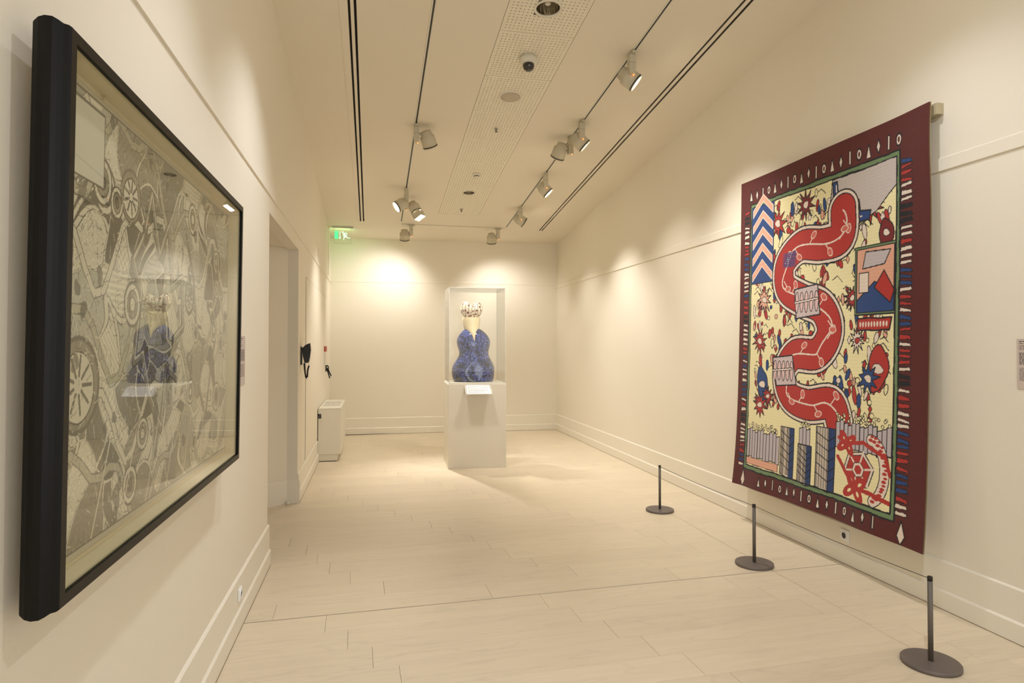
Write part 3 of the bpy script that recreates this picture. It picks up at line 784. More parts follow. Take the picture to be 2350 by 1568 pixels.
    arc = [(.585 + .045 * sin(t), .15 + .075 * cos(t)) for t in [k * .26 for k in range(0, 12)]]
    R.pline(arc, BLK, .030); R.pline(arc, WHT, .025)
    for i, (x, y) in enumerate(arc): R.ell(x, y, .007, .004, RED); R.ell(x + .004, y + .009, .006, .003, RED)
    for (x, y, s) in ((.50, .205, .024), (.535, .098, .03)):
        for k in range(4):
            t = k * pi / 2 + .6; R.ell(x + s * .75 * cos(t), y + s * .6 * sin(t), s * .55, s * .3, CRM, rot=t, line=RED, lw=.010)
    R.pline(wob([(.47, .215), (.50, .205), (.56, .215), (.63, .19), (.655 - .01, .15)], .001, .02, 2, False), RED, .010); R.pline(wob([(.47, .165), (.50, .13), (.535, .098), (.59, .095), (.645, .085)], .001, .02, 3, False), RED, .011)
    R.poly([(fx0 + .002, .078), (.225, .075), (.225, .098), (fx0 + .002, .098)], PNK, line=BLK, lw=.002)
    # re-draw the frame of the field where shapes ran over it
    R.pline([(fx0, fy0 + .01), (fx1, fy0)], BLK, .004); R.pline([(fx1, fy0), (fx1, fy1)], BLK, .004)
    # woven variation
    rs = np.random.RandomState(3); R.a *= (1 + rs.uniform(-.05, .05, R.a.shape[:2])[..., None]).astype(np.float32)
    R.a *= (1 + .03 * np.sin(np.arange(R.H) * .9)[:, None, None]).astype(np.float32)
    return R
HY0, HY1, HZ0, HZ1 = 2.855, 4.681, .305, 2.758
tap = thing('wall_hanging', 'large dark red bordered woven hanging with cream field and red shapes on the right wall', 'tapestry', (0, 0, 0))
def hang_pos(U, V):
    Y = HY1 + (HY0 - HY1) * U
    t = 1 - V
    X = 2.972 - .070 * t ** 1.1 - .022 * t ** 8
    X = X + .0055 * np.sin(U * 21 + 1.0 * t) * t ** .7 + .004 * np.sin(U * 9 + 3 * t)
    X = X - .020 * np.exp(-((1 - U) / .10) ** 2) * np.exp(-((V - .93) / .12) ** 2)      # pucker by the upper near corner
    X = X - .018 * np.exp(-(U / .05) ** 2) * t ** 6
    Z = HZ0 + (HZ1 - HZ0) * V - .004 * np.sin(U * pi) * V + .010 * np.sin(U * 3.1) * (1 - V) ** 4
    return np.stack([X, Y, Z], -1)
M_woven = attr_mat('woven_wool', .92, sheen=.15, weave=.5, wscale=420)
grid_obj('woven_cloth', hanging_design(), hang_pos, M_woven, tap)
b = MB(); nu, nv = 40, 50
def back_pt(u, v):
    p = hang_pos(np.array(u), np.array(v)); return (float(p[0]) + .007, float(p[1]) + (.004 if u < .5 else -.003), float(p[2]))
vs_ = [back_pt(i / nu, j / nv) for j in range(nv + 1) for i in range(nu + 1)]
fs = [(j * (nu + 1) + i, j * (nu + 1) + i + 1, (j + 1) * (nu + 1) + i + 1, (j + 1) * (nu + 1) + i) for j in range(nv) for i in range(nu)]
b.add(vs_, fs, True); b.build('lining', M_lining, tap)
b = MB(); b.box(2.985, 3.029, HY0 - .018, HY1 - .01, 2.685, 2.748); b.build('hanging_batten', M_tan, tap, bevel=.002)

# ------------------------------------------------------------------ FRAMED PRINT on the left wall (generic stand-in design)
def print_design():
    A = 1.60 / 1.07
    R = Ras(700, 470, (196, 184, 160), A); rs = np.random.RandomState(5); rnd = random.Random(5)
    LT, MD, DK, VD = (218, 202, 180), (142, 127, 108), (94, 82, 70), (48, 41, 36)
    ns = 130; S = np.stack([rs.uniform(0, A, ns), rs.uniform(0, 1, ns)], 1)
    wx_ = R.U + .03 * np.sin(R.V * 23) + .02 * np.sin(R.U * 17 + R.V * 9); wy_ = R.V + .03 * np.sin(R.U * 19 + 1) + .015 * np.sin(R.V * 31)
    d = np.sqrt((wx_[..., None] - S[:, 0]) ** 2 + (wy_[..., None] - S[:, 1]) ** 2)
    i1 = d.argmin(-1); ds = np.partition(d, 1, -1); gap = ds[..., 1] - ds[..., 0]
    tones = np.array([lin(random.Random(i).choice([LT, LT, LT, MD, (182, 170, 152), (160, 149, 132), (116, 106, 92), DK]))[:3] for i in range(ns)], np.float32)
    kind = rs.randint(0, 4, ns)[i1]; R.a[:] = tones[i1]
    hat = np.where(kind == 0, np.sin(R.V * 420) * .22, np.where(kind == 1, np.sin((R.U + R.V) * 330) * .2, np.where(kind == 2, rs.uniform(-.35, .35, R.U.shape), np.sin(R.U * 260) * np.sin(R.V * 260) * .3)))
    R.a *= (1 + hat[..., None] * .8).astype(np.float32)
    R.a[gap < .005] = lin(LT)[:3]; R.a[(gap > .005) & (gap < .008)] = lin(DK)[:3]
    # wandering streams and dark ramparts
    for k in range(5):
        y = .1 + .2 * k; P = [(x * A / 30, y + .10 * sin(x * .45 + k) + .05 * sin(x * 1.1 + 2 * k)) for x in range(31)]
        R.pline(P, DK, .024); R.pline(P, LT if k % 2 else (178, 165, 142), .018)
    zig = [(.55, .86), (.62, .70), (.70, .80), (.74, .62), (.84, .66), (.86, .50), (.76, .46), (.80, .34), (.70, .38), (.66, .20), (.56, .30), (.50, .42), (.44, .40), (.48, .58), (.42, .66), (.50, .74)]
    R.pline(zig, DK, .030, close=True); R.pline(zig, MD, .018, close=True); R.pline([(x + .006, y + .008) for x, y in zig], LT, .005, close=True)
    zig2 = [(.88, .80), (.98, .66), (1.02, .50), (1.12, .44), (1.06, .30), (1.16, .18), (1.22, .34), (1.30, .50)]
    R.pline(zig2, DK, .022); R.pline(zig2, MD, .010)
    # rings and ovals
    for i in range(16):
        x, y = rs.uniform(.08, A - .08), rs.uniform(.08, .92); r = rs.uniform(.03, .065)
        R.ell(x, y, r, r * 1.05, DK); R.ell(x, y, r * .86, r * .9, LT); R.ell(x, y, r * .6, r * .64, MD, line=DK, lw=.004); R.ell(x, y, r * .3, r * .33, DK if i % 2 else LT, line=VD, lw=.003)
    for (x, y, r) in ((.13, .36, .105), (.93, .60, .055), (.40, .82, .07)):
        R.ell(x, y, r, r, DK); R.ell(x, y, r * .9, r * .9, MD); R.ell(x, y - .005, r * .72, r * .72, LT, line=VD, lw=.004)
        for k in range(9): t = k * .7; R.line((x + r * .2 * cos(t), y + r * .2 * sin(t)), (x + r * .6 * cos(t), y + r * .6 * sin(t)), DK, .008)
    # dark wood-cut like patches and fine scratches
    for i in range(70):
        x, y = rs.uniform(0, A), rs.uniform(0, 1); s = rs.uniform(.008, .024); R.poly(blob(x, y, s, s * 1.3, i, .3, 14), VD if i % 3 else DK, a=.75)
    for i in range(2600):
        x, y = rs.uniform(0, A), rs.uniform(0, 1); t = rs.uniform(0, 6.3); l = rs.uniform(.006, .03); R.line((x, y), (x + l * cos(t), y + l * sin(t)), DK if i % 3 else LT, .0024, .8)
    for k in range(8):
        x = .2 + .17 * k; R.line((x, 0), (x + .10, .22), LT, .006)
    # empty title cartouche, plain border, fold lines
    R.poly([(.0, .80), (.235, .80), (.235, .965), (.0, .965)], (212, 200, 182), line=DK, lw=.006)
    for e0, e1, c in ((0, .012, (190, 176, 152)), (.012, .016, DK)):
        m = (R.V >= e0) & (R.V < e1) | (1 - R.V >= e0) & (1 - R.V < e1) | (R.U >= e0) & (R.U < e1) | (A - R.U >= e0) & (A - R.U < e1); R.a[m] = lin(c)[:3]
    for v in (.27, .74):
        R.line((0, v), (A, v), (120, 108, 90), .0022, .6)
    R.line((A * .5, 0), (A * .5, 1), (120, 108, 90), .002, .6)
    return R
FY0, FY1, FZ0, FZ1 = 1.357, 3.000, .926, 2.044
fr = thing('picture_frame', 'large black framed grey engraved print behind glass on the left wall', 'picture', (0, 0, 0))
LEAN = .010
def fx(z, off=0): return -.5785 + LEAN * (z - FZ0) / (FZ1 - FZ0) + off
# moulding profile: (depth from front face towards wall, outwards offset from inner rebate)
prof = [(0.0, 0.0), (0.0, .022), (-.004, .0245), (-.013, .0262), (-.021, .031), (-.029, .0345), (-.042, .035), (-.054, .032), (-.064, .026), (-.066, .024), (-.066, 0.006), (-.006, 0.002)]
IW = .0245
iy0, iy1, iz0, iz1 = FY0 + IW, FY1 - IW, FZ0 + IW, FZ1 - IW
def corner(k, a, o):
    y = (iy0 - o, iy1 + o, iy1 + o, iy0 - o)[k]; z = (iz0 - o, iz0 - o, iz1 + o, iz1 + o)[k]
    return (fx(z, a), y, z)
for k in range(4):
    b = MB(); n = len(prof); k2 = (k + 1) % 4
    vs_ = [corner(k, a, o) for a, o in prof] + [corner(k2, a, o) for a, o in prof]
    b.add(vs_, [(i, (i + 1) % n, (i + 1) % n + n, i + n) for i in range(n)] + [tuple(range(n)), tuple(range(n, 2 * n))])
    b.build('moulding', M_frame, fr)
b = MB()
gz = lambda z, off: fx(z, off)
def slab_yz(b, y0, y1, z0, z1, o0, o1):
    p = [(gz(z0, o0), y0, z0), (gz(z0, o0), y1, z0), (gz(z1, o0), y1, z1), (gz(z1, o0), y0, z1), (gz(z0, o1), y0, z0), (gz(z0, o1), y1, z0), (gz(z1, o1), y1, z1), (gz(z1, o1), y0, z1)]
    b.add(p, [(0, 3, 2, 1), (4, 5, 6, 7), (0, 1, 5, 4), (1, 2, 6, 5), (2, 3, 7, 6), (3, 0, 4, 7)])
slab_yz(b, iy0, iy1, iz0, iz1, -.0095, -.0070); b.build('glass_pane', M_glass, fr)
b = MB(); slab_yz(b, iy0 - .001, iy1 + .001, iz0 - .001, iz1 + .001, -.062, -.056); b.build('backing_board', M_cream, fr)
sp = .004
for (y0, y1, z0, z1) in ((iy0, iy1, iz0, iz0 + sp), (iy0, iy1, iz1 - sp, iz1), (iy0, iy0 + sp, iz0 + sp, iz1 - sp), (iy1 - sp, iy1, iz0 + sp, iz1 - sp)):
    b = MB(); slab_yz(b, y0, y1, z0, z1, -.056, -.0105); b.build('spacer', M_cream, fr)
py0, py1, pz0, pz1 = iy0 + .020, iy1 - .022, iz0 + .022, iz1 - .020
def print_pos(U, V):
    Y = py0 + (py1 - py0) * U; Z = pz0 + (pz1 - pz0) * V
    X = -.5785 + LEAN * (Z - FZ0) / (FZ1 - FZ0) - .048 + .0006 * np.sin(U * 12) * np.sin(V * 9)
    return np.stack([X, Y, Z], -1)
M_print = attr_mat('printed_paper', .8)
grid_obj('printed_sheet', print_design(), print_pos, M_print, fr)

# ------------------------------------------------------------------ WALL LABELS
def wall_label(y0, y1, z0, z1, x, side, label, lines):
    t = thing('wall_label', label, 'label', (x, (y0 + y1) / 2, z0))
    th = .004 * side
    yc = (y0 + y1) / 2
    MB().box(min(0, th), max(0, th), y0 - yc, y1 - yc, 0, z1 - z0).build('plate', M_paper, t)
    bd, bl = MB(), MB(); rnd = random.Random(int(z0 * 1000)); left = (y1 - .012) if side < 0 else (y0 + .012); sgn = -1 if side < 0 else 1
    wid = (y1 - y0) - .03
    for (zf, hh, frac, dark) in lines:
        p = 0; zz = (z1 - z0) * zf
        while p < wid * frac:
            wl = rnd.uniform(.006, .020); a = left + sgn * p; c = left + sgn * min(p + wl, wid * frac)
            (bd if dark else bl).box(min(th, th * 1.12), max(th, th * 1.12), min(a, c) - yc, max(a, c) - yc, zz, zz + hh); p += wl + .004
    tag(bd.build('heading_lines', M_inkd, t), None, None, kind='stuff'); tag(bl.build('text_lines', M_ink, t), None, None, kind='stuff')
LN = [(.94, .004, .75, 1), (.90, .0035, .55, 0), (.86, .003, .5, 0), (.835, .003, .3, 0), (.805, .003, .7, 0), (.78, .002, .6, 0)] + [(.71 - .024 * k, .003, 1, 1) for k in range(10)] + [(.41 - .024 * k, .0025, .97, 0) for k in range(11)]
wall_label(2.28, 2.452, 1.218, 1.458, XR, -1, 'grey text panel on the right wall at the right edge of the view', LN)
wall_label(3.395, 3.575, 1.222, 1.475, XL, 1, 'pale text panel on the left wall just past the black picture frame', LN)

# ------------------------------------------------------------------ BARRIER POSTS AND CORD
posts = [(2.441, 2.384), (2.424, 3.699), (2.414, 5.065)]
plab = ['low dark grey barrier post with round base, nearest of the three', 'low dark grey barrier post with round base, middle one below the hanging', 'low dark grey barrier post with round base, farthest of the three']
protos = []
for i, (x, y) in enumerate(posts):
    t = thing('barrier_post', plab[i], 'barrier post', (x, y, 0), 0, 'barrier posts along the right wall')
    if i == 0:
        MB().revolve([(.1155, 0), (.119, .002), (.119, .015), (.1165, .018)], 56).build('base_disc', M_disc, t)
        MB().revolve([(.0108, .0185), (.0108, .372)], 20).build('post', M_iron, t)
        MB().revolve([(.0112, .3725), (.0112, .389), (.0095, .392)], 20).build('cap', M_dark, t)
        protos = list(t.children)
    else:
        for c in protos:
            d = c.copy(); COL.objects.link(d); d.parent = t
for i, lb in ((0, 'thin grey barrier cord between the nearest and middle posts'), (1, 'thin grey barrier cord between the middle and farthest posts')):
    (xa, ya), (xb, yb) = posts[i], posts[i + 1]; pts = []
    for k in range(13):
        s_ = k / 12; pts.append((xa + (xb - xa) * s_, ya + (yb - ya) * s_ + (.0112 if k == 0 else -.0112 if k == 12 else 0), .381 - .010 * sin(pi * s_)))
    tag(MB().tube(pts, .0021, 8).build('barrier_rope', M_iron), lb, 'cord')

# ------------------------------------------------------------------ SOCKETS, DOOR STOP
def socket(name, x, y, z, side, label, w_=.078):
    t = thing(name, label, 'power socket', (x, y, z)); s = side
    MB().box(min(0, .010 * s), max(0, .010 * s), -w_ / 2, w_ / 2, -w_ / 2, w_ / 2).build('face_plate', M_plate, t, bevel=.004, seg=3)
    Mx = Matrix.Translation((.010 * s, 0, 0)) @ Matrix.Rotation(pi / 2 * s, 4, 'Y')
    MB().revolve([(.019, -.001), (.023, -.001), (.0235, .004), (.0205, .004), (.019, -.001)], 28, Mx, False, False).build('rim', M_plate, t)
    MB().revolve([(.0188, .0004), (.0188, .0012)], 28, Mx).build('dark_well', M_dark, t)
    b = MB()
    b.revolve([(.0016, .0015), (.0016, .006)], 8, Mx @ Matrix.Translation((0, .008, 0))); b.revolve([(.0016, .0015), (.0016, .006)], 8, Mx @ Matrix.Translation((0, -.008, 0)))
    b.build('contact', M_chrome, t)
socket('wall_socket', XR - .012, 3.590, .184, -1, 'square white wall socket low on the right wall under the hanging')
socket('wall_socket', XL + .012, 3.42, .178, 1, 'small white wall socket on the baseboard of the left wall', .06)
t = thing('door_stop', 'small white dome door stop on the floor by the opening on the left', 'door stop', (-.742, 5.985, 0))
MB().revolve([(.020, 0), (.020, .012), (.016, .024), (.008, .030), (.0015, .031)], 24).build('dome', M_white, t)

# ------------------------------------------------------------------ CONVECTOR CABINET
t = thing('convector_heater', 'white metal convector cabinet with slotted top against the far left wall', 'heater', (-.655, 8.05, 0))
HW, HD = .268, 1.26
MB().box(0.0, HW, 0, HD, .088, .64).build('cabinet_body', M_white, t, bevel=.003)
top = MB()
xs = [0] + [v for k in range(11) for v in (.035 + .0190 * k, .035 + .0190 * k + .0095)] + [HW]
slots = [(.36, .47), (.56, .68), (.78, .92)]
ys = [0] + [v for s in slots for v in s] + [HD]
for i in range(len(xs) - 1):
    for j in range(len(ys) - 1):
        if i % 2 == 1 and j % 2 == 1 and i < 22: continue
        top.box(xs[i], xs[i + 1], ys[j], ys[j + 1], .6415, .650)
top.build('slotted_top', M_white, t)
MB().box(.02, HW - .02, .3, 1.0, .6403, .6412).build('slot_shadow', M_dark, t)
MB().box(0.0, HW - .042, .012, HD - .02, .008, .088).build('plinth', M_white, t, bevel=.004)
MB().box(.004, HW - .046, .016, HD - .03, 0, .008).build('dark_foot', M_dark, t)
b = MB(); b.box(-.004, .036, -.004, .0, .53, .585); b.build('latch_plate', M_dark, t, bevel=.0015)
MB().tube([(.0, -.008, .545), (.012, -.010, .548), (.022, -.008, .570)], .003, 8).build('latch_hook', M_chrome, t)

# ------------------------------------------------------------------ ITEMS ON THE FAR LEFT WALL
M_strap = mat('strap_black', (16, 14, 13), .6)
def handset(y, z, label, flip=False):
    t = thing('wall_handset', label, 'handset', (XL + .0015, y, z))
    MB().box(0, .012, -.03, .03, -.02, .15).build('wall_bracket', M_dark, t, bevel=.002)
    b = MB(); P = [(.014, .135), (.04, .165), (.083, .185), (.090, .12), (.082, .05), (.072, .0), (.035, -.005), (.020, .06)]
    b.add([(x, -.032, zz) for x, zz in P] + [(x, .032, zz) for x, zz in P], [tuple(range(8)), tuple(range(8, 16))[::-1]] + [(i, (i + 1) % 8, (i + 1) % 8 + 8, i + 8) for i in range(8)])
    b.build('shell', M_dark, t, bevel=.006)
    b = MB(); b.tube([(.03, 0, -.005), (.034, 0, -.06), (.045, 0, -.135), (.052, 0, -.150), (.058, 0, -.135), (.062, 0, -.07), (.073, 0, -.03)], .0075, 8); b.build('strap_loop', M_strap, t)
    MB().tube([(.066, -.006, .0), (.074, -.006, -.016), (.072, .004, -.030)], .002, 6).build('metal_ring', M_chrome, t)
    return t
handset(6.24, 1.262, 'black wall mounted handset with hanging strap beside the opening')
t = thing('strap_hook', 'black folded strap on a hook under the red notice by the far corner', 'strap', (XL + .0055, 9.34, 1.05))
MB().box(0, .016, -.02, .02, 0, .09).build('hook_block', M_dark, t, bevel=.002)
b = MB(); b.tube([(.018, 0, .09), (.034, 0, .075), (.040, 0, .02), (.060, 0, -.03), (.078, 0, -.062)], .0085, 8); b.tube([(.018, 0, .05), (.030, 0, .0), (.048, 0, -.06), (.058, 0, -.095)], .0085, 8)
b.build('strap_ends', M_strap, t)
MB().tube([(.062, 0, -.075), (.074, 0, -.080), (.082, 0, -.066)], .003, 6).build('buckle', M_chrome, t)
t = thing('wall_notice', 'narrow white notice with red header on the far left wall above the heater', 'notice', (XL + .0055, 9.22, 1.145))
MB().box(0, .012, -.16, .17, 0, .19).build('notice_board', M_white, t)
MB().box(0, .014, -.16, .17, .1905, .262).build('red_header', M_red, t)
b = MB()
for k in range(6): b.box(.0121, .0126, -.13, -.13 + .05 + .02 * (k % 3), .03 + .025 * k, .036 + .025 * k)
tag(b.build('text_lines', M_ink, t), None, None, kind='stuff')

# ------------------------------------------------------------------ EXIT SIGN
t = thing('exit_sign', 'green lit emergency exit sign with running figure hanging from the ceiling', 'exit sign', (-.46, 9.74, cz(9.74)))
MB().box(-.140, .158, -.022, .022, -.020, -.001).build('lamp_bar', M_white, t, bevel=.002)
MB().box(-.138, .156, -.0225, -.0215, -.0205, -.016).build('dark_seam', M_dark, t)
MB().box(-.123, .125, -.003, .003, -.252, -.0205).build('acrylic_panel', M_acryl, t)
b = MB(); b.box(-.124, .126, -.004, .004, -.2545, -.2515); b.box(.1248, .1268, -.004, .004, -.252, -.02); b.box(-.1248, -.1228, -.004, .004, -.252, -.02); b.build('polished_edge', M_acryl_edge, t)
yf = -.0042
def flat(P, m, nm):
    b = MB(); n = len(P); b.add([(x, yf, z) for x, z in P] + [(x, yf + .001, z) for x, z in P], [tuple(range(n)), tuple(range(n, 2 * n))[::-1]] + [(i, (i + 1) % n, (i + 1) % n + n, i + n) for i in range(n)]); return b.build(nm, m, t)
flat([(-.112, -.185), (-.058, -.185), (-.058, -.068), (-.112, -.068)], M_green, 'door_symbol')
flat([(-.038, -.075), (-.028, -.075), (-.028, -.160), (-.014, -.160), (-.033, -.188), (-.052, -.160), (-.038, -.160)], M_greenw, 'arrow_symbol')
b = MB()
def seg2(b, x0, z0, x1, z1, w0, w1):
    d = Vector((x1 - x0, z1 - z0)); nn = Vector((-d.y, d.x)).normalized()
    P = [(x0 + nn.x * w0, z0 + nn.y * w0), (x0 - nn.x * w0, z0 - nn.y * w0), (x1 - nn.x * w1, z1 - nn.y * w1), (x1 + nn.x * w1, z1 + nn.y * w1)]
    b.add([(x, yf, z) for x, z in P] + [(x, yf + .001, z) for x, z in P], [(0, 1, 2, 3), (4, 7, 6, 5), (0, 1, 5, 4), (1, 2, 6, 5), (2, 3, 7, 6), (3, 0, 4, 7)])
Mr = Matrix.Translation((.006, yf + .001, -.083)) @ Matrix.Rotation(pi / 2, 4, 'X')
b.revolve([(.0125, 0), (.0125, .001)], 20, Mr)
seg2(b, .022, -.095, .048, -.148, .012, .012); seg2(b, .030, -.098, .064, -.098, .006, .005); seg2(b, .064, -.096, .068, -.130, .005, .004)
seg2(b, .026, -.098, .012, -.128, .006, .004); seg2(b, .012, -.126, .018, -.150, .004, .004)
seg2(b, .044, -.142, .024, -.165, .010, .007); seg2(b, .024, -.162, .020, -.195, .007, .006)
seg2(b, .048, -.140, .072, -.166, .010, .007); seg2(b, .070, -.164, .116, -.168, .006, .005)
b.build('running_figure', M_greenw, t)
tag(MB().tube([(XL + .012, 9.74, 3.165), (XL + .012, 9.74, 2.47)], .006, 8).tube([(XL + .012, 9.74, 3.165), (XL + .03, 9.74, 3.184), (-.60, 9.74, 3.186)], .006, 8).build('cable_conduit', M_wall), 'thin painted conduit running down the wall from the exit sign', 'conduit')
gl = bpy.data.lights.new('sign_glow', 'AREA'); gl.energy = .7; gl.color = (.45, 1.0, .42); gl.shape = 'RECTANGLE'; gl.size = .25; gl.size_y = .03
go = bpy.data.objects.new('sign_glow', gl); COL.objects.link(go); go.parent = t; go.location = (0, .03, -.06); go.rotation_euler = (radians(60), 0, 0)

# ------------------------------------------------------------------ CEILING FITTINGS
def on_ceiling(name, label, cat, x, y, group=None):
    t = thing(name, label, cat, (x, y, cz(y)), 0, group); t.rotation_euler = (CA, 0, 0); return t
def downlight(x, y, r, label):
    t = on_ceiling('downlight', label, 'downlight', x, y, 'recessed downlights in the perforated strip')
    MB().revolve([(r * .97, .010), (r, -.004), (r * 1.17, -.005), (r * 1.2, -.0005), (r * 1.2, .0), (r * 1.0, .010)], 48, None, False, False).build('trim_ring', M_white, t)
    MB().revolve([(r * .98, .0125), (r * 1.7, .0125), (r * 1.7, .0135), (r * .98, .0135)], 48, None, False, False).build('mounting_collar', M_panel, t)
    n = 48; pr = [(.97, .004, 0), (.93, .04, .03), (.80, .09, .05), (.55, .125, .05)]
    b = MB(); vs_ = []; fs = []
    for (rr, z, am) in pr:
        for k in range(n): a = 2 * pi * k / n; q_ = r * rr * (1 - am * (k % 3 == 0)); vs_.append((q_ * cos(a), q_ * sin(a), z))
    for i in range(len(pr) - 1):
        for k in range(n): a = i * n + k; c = i * n + (k + 1) % n; fs.append((a, c, c + n, a + n))
    b.add(vs_, fs, False); b.f.append([3 * n + k for k in range(n)]); b.sm.append(False)
    b.build('fluted_reflector', M_chrome, t)
    MB().revolve([(.004, .03), (.020, .034), (.022, .06), (.022, .12)], 16).build('lamp_capsule', M_white, t)
downlight(1.170, 4.17, .083, 'large recessed downlight with fluted chrome reflector at the top of the view')
downlight(1.185, 7.978, .072, 'smaller looking recessed downlight with chrome reflector far along the perforated strip')
t = on_ceiling('security_camera', 'white dome security camera with dark glass on the perforated ceiling strip', 'camera', 1.182, 4.79)
MB().revolve([(.070, 0), (.070, -.028), (.066, -.045), (.054, -.058), (.047, -.060)], 40).build('housing', M_white, t)
MB().revolve([(.046, -.0605), (.046, -.075), (.038, -.097), (.022, -.110), (.003, -.114)], 36).build('dark_dome', mat('smoked_dome', (14, 14, 14), .08, coat=1.0), t)
t = on_ceiling('ceiling_speaker', 'round white ceiling speaker grille on the perforated strip', 'speaker', 1.177, 5.428)
MB().revolve([(.088, -.006), (.094, -.009), (.104, -.006), (.106, 0)], 48, None, False, False).build('rim', M_white, t)
M_grille = mat('grille_metal', (196, 186, 162), .6, noise_amt=.15, noise_scale=900)
MB().revolve([(.087, -.0005), (.087, -.006), (.04, -.009), (.003, -.010)], 48).build('mesh_grille', M_grille, t)
def sprinkler(x, y, label):
    t = on_ceiling('sprinkler', label, 'sprinkler', x, y, 'sprinkler heads')
    MB().revolve([(.024, 0), (.024, -.003), (.012, -.008)], 24).build('escutcheon', M_chrome, t)
    b = MB(); b.tube([(-.009, 0, -.008), (-.011, 0, -.022), (0, 0, -.034)], .0025, 6); b.tube([(.009, 0, -.008), (.011, 0, -.022), (0, 0, -.034)], .0025, 6); b.revolve([(.004, -.008), (.004, -.034)], 10)
    b.build('yoke', M_iron, t)
    MB().revolve([(.014, -.0345), (.014, -.0365)], 20).build('deflector', M_iron, t)
sprinkler(1.173, 6.078, 'small metal sprinkler head between the speaker and the smoke detector')
sprinkler(1.181, 8.645, 'small metal sprinkler head on the farthest perforated panel')
t = on_ceiling('smoke_detector', 'small round white smoke detector on the perforated strip', 'smoke detector', 1.177, 7.319)
MB().revolve([(.052, 0), (.052, -.014), (.047, -.020), (.036, -.022)], 36).build('base', M_white, t)
MB().revolve([(.028, -.0225), (.028, -.032)], 30).build('dark_vent', M_void, t)
MB().revolve([(.036, -.0325), (.036, -.038), (.026, -.046), (.003, -.048)], 30).build('sensor_cap', M_white, t)

# lighting tracks
def track(label, p0, p1, grp='lighting tracks'):
    t = thing('lighting_track', label, 'track', (0, 0, 0), 0, grp)
    (x0, y0), (x1, y1) = p0, p1
    P0, P1 = Vector((x0, y0, cz(y0))), Vector((x1, y1, cz(y1))); d = (P1 - P0).normalized()
    s_ = Vector((d.y, -d.x, 0)).normalized(); n_ = d.cross(s_)
    if n_.z > 0: n_ = -n_
    for sg in (-1, 1):
        b = MB(); b.sweep([(sg * .007, 0), (sg * .017, 0), (sg * .016, .0035), (sg * .007, .0035)], P0, P1, s_, n_); b.build('side_lip', M_white, t)
    b = MB(); b.sweep([(-.0069, .0002), (.0069, .0002), (.0069, .0009), (-.0069, .0009)], P0, P1, s_, n_); b.build('conductor_channel', M_dark, t)
    return t
track('long ceiling lighting track on the left carrying spotlights', (.395, -2.2), (.392, 9.34))
track('long ceiling lighting track on the right carrying spotlights', (1.961, -2.2), (1.975, 9.42))
track('short crosswise lighting track at the far end of the ceiling', (.40, 9.465), (1.965, 9.485))

# spotlights
def spotlight(x, y, aim, off, label, power=120, size=70, blend=1.0, hood=False, visible_lens=True, col=LAMP, drop=.135, soft=.035, beam=None, shift=.045, R=.072):
    zc = cz(y); t = thing('track_spotlight', label, 'spotlight', (x, y, zc - .0037), 0, 'track spotlights')
    along_x = abs(y - 9.47) < .1
    M_b = Matrix.Rotation(pi / 2, 4, 'Z') if along_x else Matrix.Identity(4)
    MB().box(-.015, .015, -.055, .055, -.020, 0, M_b).build('track_adapter', M_lampbody, t, bevel=.003)
    MB().box(-.026, .026, -.026, .026, -.172, -.0205, M_b).build('gear_box', M_lampbody, t, bevel=.003)
    MB().box(-.0265, .0265, -.0265, .0265, -.085, -.0835, M_b).build('box_seam', M_dark, t)
    led = MB(); led.revolve([(.005, -.1725), (.0055, -.178), (.002, -.181)], 12, Matrix.Translation((.012, -.012, 0))); led.build('pilot_light', M_led, t)
    off = Vector((off[0], off[1], 0)); piv = off * 1.0 + Vector((0, 0, -drop))
    ax = Vector(aim).normalized()
    MB().tube([off * .22 + Vector((0, 0, -drop)), off * .62 + Vector((0, 0, -drop))], .012, 12).build('pivot_arm', M_lampbody, t)
    Mh = Matrix.Translation(piv + ax * shift) @ frame_to(ax)
    hd = MB(); Lh = .082
    hd.revolve([(R * .40, -Lh), (R * .70, -Lh + .006), (R * .78, -Lh * .45), (R * .98, -Lh * .35), (R, 0), (R, Lh), (R * .93, Lh), (R * .90, Lh - .012)], 40, Mh, True, False)
    head = hd.build('lamp_head', M_lampbody, t)
    MB().revolve([(R * 1.01, Lh * .80), (R * 1.03, Lh * .83), (R * 1.03, Lh * .88), (R * 1.01, Lh * .91)], 40, Mh, False, False).build('dark_rim', M_dark, head)
    MB().revolve([(R * .905, Lh - .013), (R * .905, Lh - .011)], 40, Mh).build('lens', M_lens if visible_lens else M_chrome, head)
    tipz = Lh + .01
    if hood:
        # square barn hood around the mouth
        s0, s1, zh = R * .78, R * .82, Lh + .085
        for k in range(4):
            a = k * pi / 2; Mr_ = Mh @ Matrix.Rotation(a, 4, 'Z'); MB().box(s0, s0 + .003, -s1, s1, Lh * .9, zh, Mr_).build('hood_flap', M_lampbody, head)
        MB().box(-s0, s0, -s0, s0, zh - .006, zh - .004, Mh).build('diffuser', M_lens, head)
        tipz = zh + .006
    ld = bpy.data.lights.new('lamp', 'SPOT'); ld.energy = power * K; ld.color = col; ld.spot_size = radians(size); ld.spot_blend = blend; ld.shadow_soft_size = soft
    lo = bpy.data.objects.new('lamp', ld); COL.objects.link(lo); lo.parent = t
    Ml = Matrix.Translation(piv + ax * (shift + tipz)) @ frame_to(-Vector(beam).normalized() if beam else -ax)
    lo.matrix_local = Ml
    return t
WD = 87
BR = (.31, .03, -.95); BL = (-.31, .0, -.95)       # the spread lenses throw the light down the wall
spotlight(1.958, 4.575, (.761, -.213, -.613), (-.030, .086), 'lit white spotlight on the right track, nearest the camera', 144, WD, beam=BR)
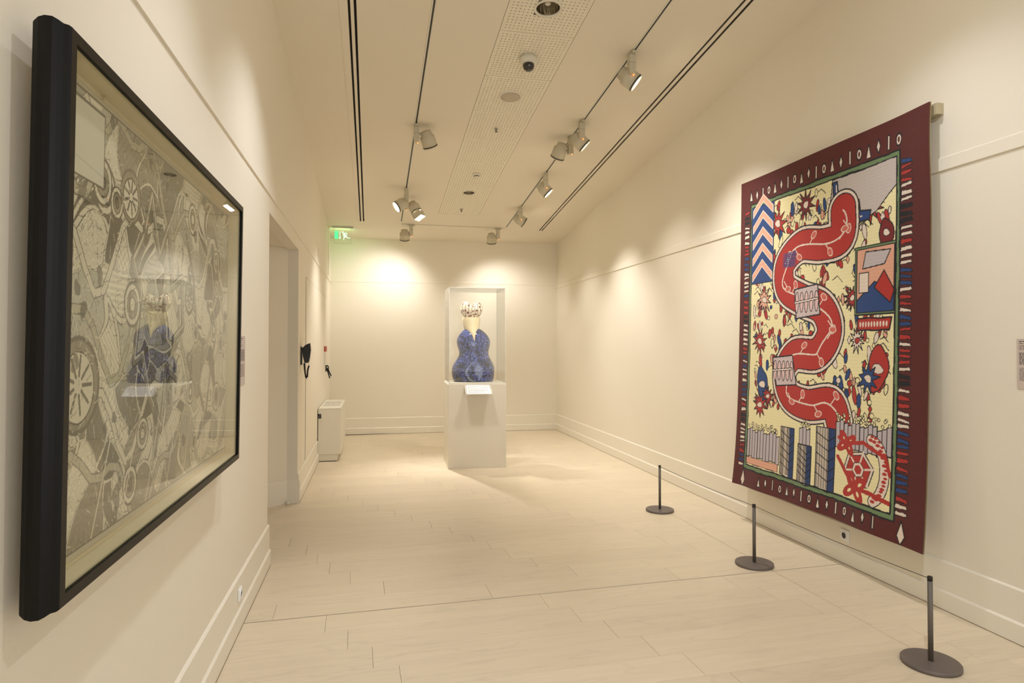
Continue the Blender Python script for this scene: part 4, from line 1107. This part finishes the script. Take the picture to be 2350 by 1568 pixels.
spotlight(1.955, 5.775, (.726, -.125, -.676), (-.030, .086), 'lit white spotlight on the right track, right one of the close pair', 65, WD, beam=BR)
spotlight(1.960, 6.150, (-.206, .591, -.78), (-.094, 0), 'white spotlight on the right track turned away, left one of the close pair', 125, 60, drop=.10)
spotlight(1.974, 7.150, (.682, -.183, -.708), (-.030, .086), 'lit white spotlight on the right track, third cluster from the camera', 138, WD, beam=BR)
spotlight(1.967, 8.425, (.862, .013, -.507), (-.030, .086), 'white spotlight on the right track, farthest one, lens turned away', 60, WD, beam=BR)
spotlight(.399, 6.125, (.349, .453, -.82), (.096, 0), 'white spotlight with dark rim on the left track, nearest of that track in view', 95, 60, drop=.085)
spotlight(.396, 7.935, (-.809, -.206, -.55), (-.030, -.080), 'lit round spotlight on the left track facing the left wall, paired with a hooded one', 96, WD, beam=BL, drop=.19)
spotlight(.398, 8.230, (.421, -.302, -.855), (.092, 0), 'lit spotlight with square hood on the left track', 300, 60, beam=(.10, -.40, -.91), hood=True, drop=.10)
spotlight(.542, 9.475, (.041, .457, -.888), (-.098, 0), 'white spotlight on the cross track, left one, facing the back wall', 62, 124, beam=(-.30, .52, -.80), drop=.115)
spotlight(1.858, 9.485, (.103, .445, -.89), (-.098, 0), 'white spotlight on the cross track, right one, facing the back wall', 50, 116, beam=(.25, .42, -.87), drop=.115)
# unseen track lamps: the first ones read from cast shadows, the rest added as fill
spotlight(.395, 2.15, (-.80, 0, -.60), (.0, .086), 'white spotlight on the left track above the framed print, beyond the frame', 82, 74, beam=(-.20, 0, -.98), col=LAMP_NEAR)
spotlight(1.960, 2.60, (.76, .10, -.64), (.0, .086), 'white spotlight on the right track above the hanging, beyond the frame', 42, WD, beam=BR, col=LAMP_NEAR)
spotlight(1.960, .90, (-.78, .22, -.58), (.0, .086), 'added fill spotlight on the right track beyond the frame, first of the rear pair', 62, WD, beam=(-.55, .28, -.78), col=LAMP_NEAR)  # added lamp, brightens the left wall from across the room
spotlight(.395, .10, (.70, .45, -.55), (.0, .086), 'added fill spotlight on the left track behind the camera', 165, WD, beam=(.55, .45, -.70), col=LAMP_NEAR)  # added lamp, brightens the right wall and the near floor
spotlight(1.960, -.9, (.3, .1, -.95), (.0, .086), 'added fill spotlight on the right track behind the camera', 70, WD, col=LAMP_NEAR)  # added lamp for general brightness near the camera
spotlight(.395, 3.55, (-.70, 0, -.70), (.0, .086), 'added fill spotlight on the left track between the framed print and the opening, beyond the frame', 80, WD, beam=BL, col=LAMP_NEAR)  # added lamp, evens out the brightness along the left side
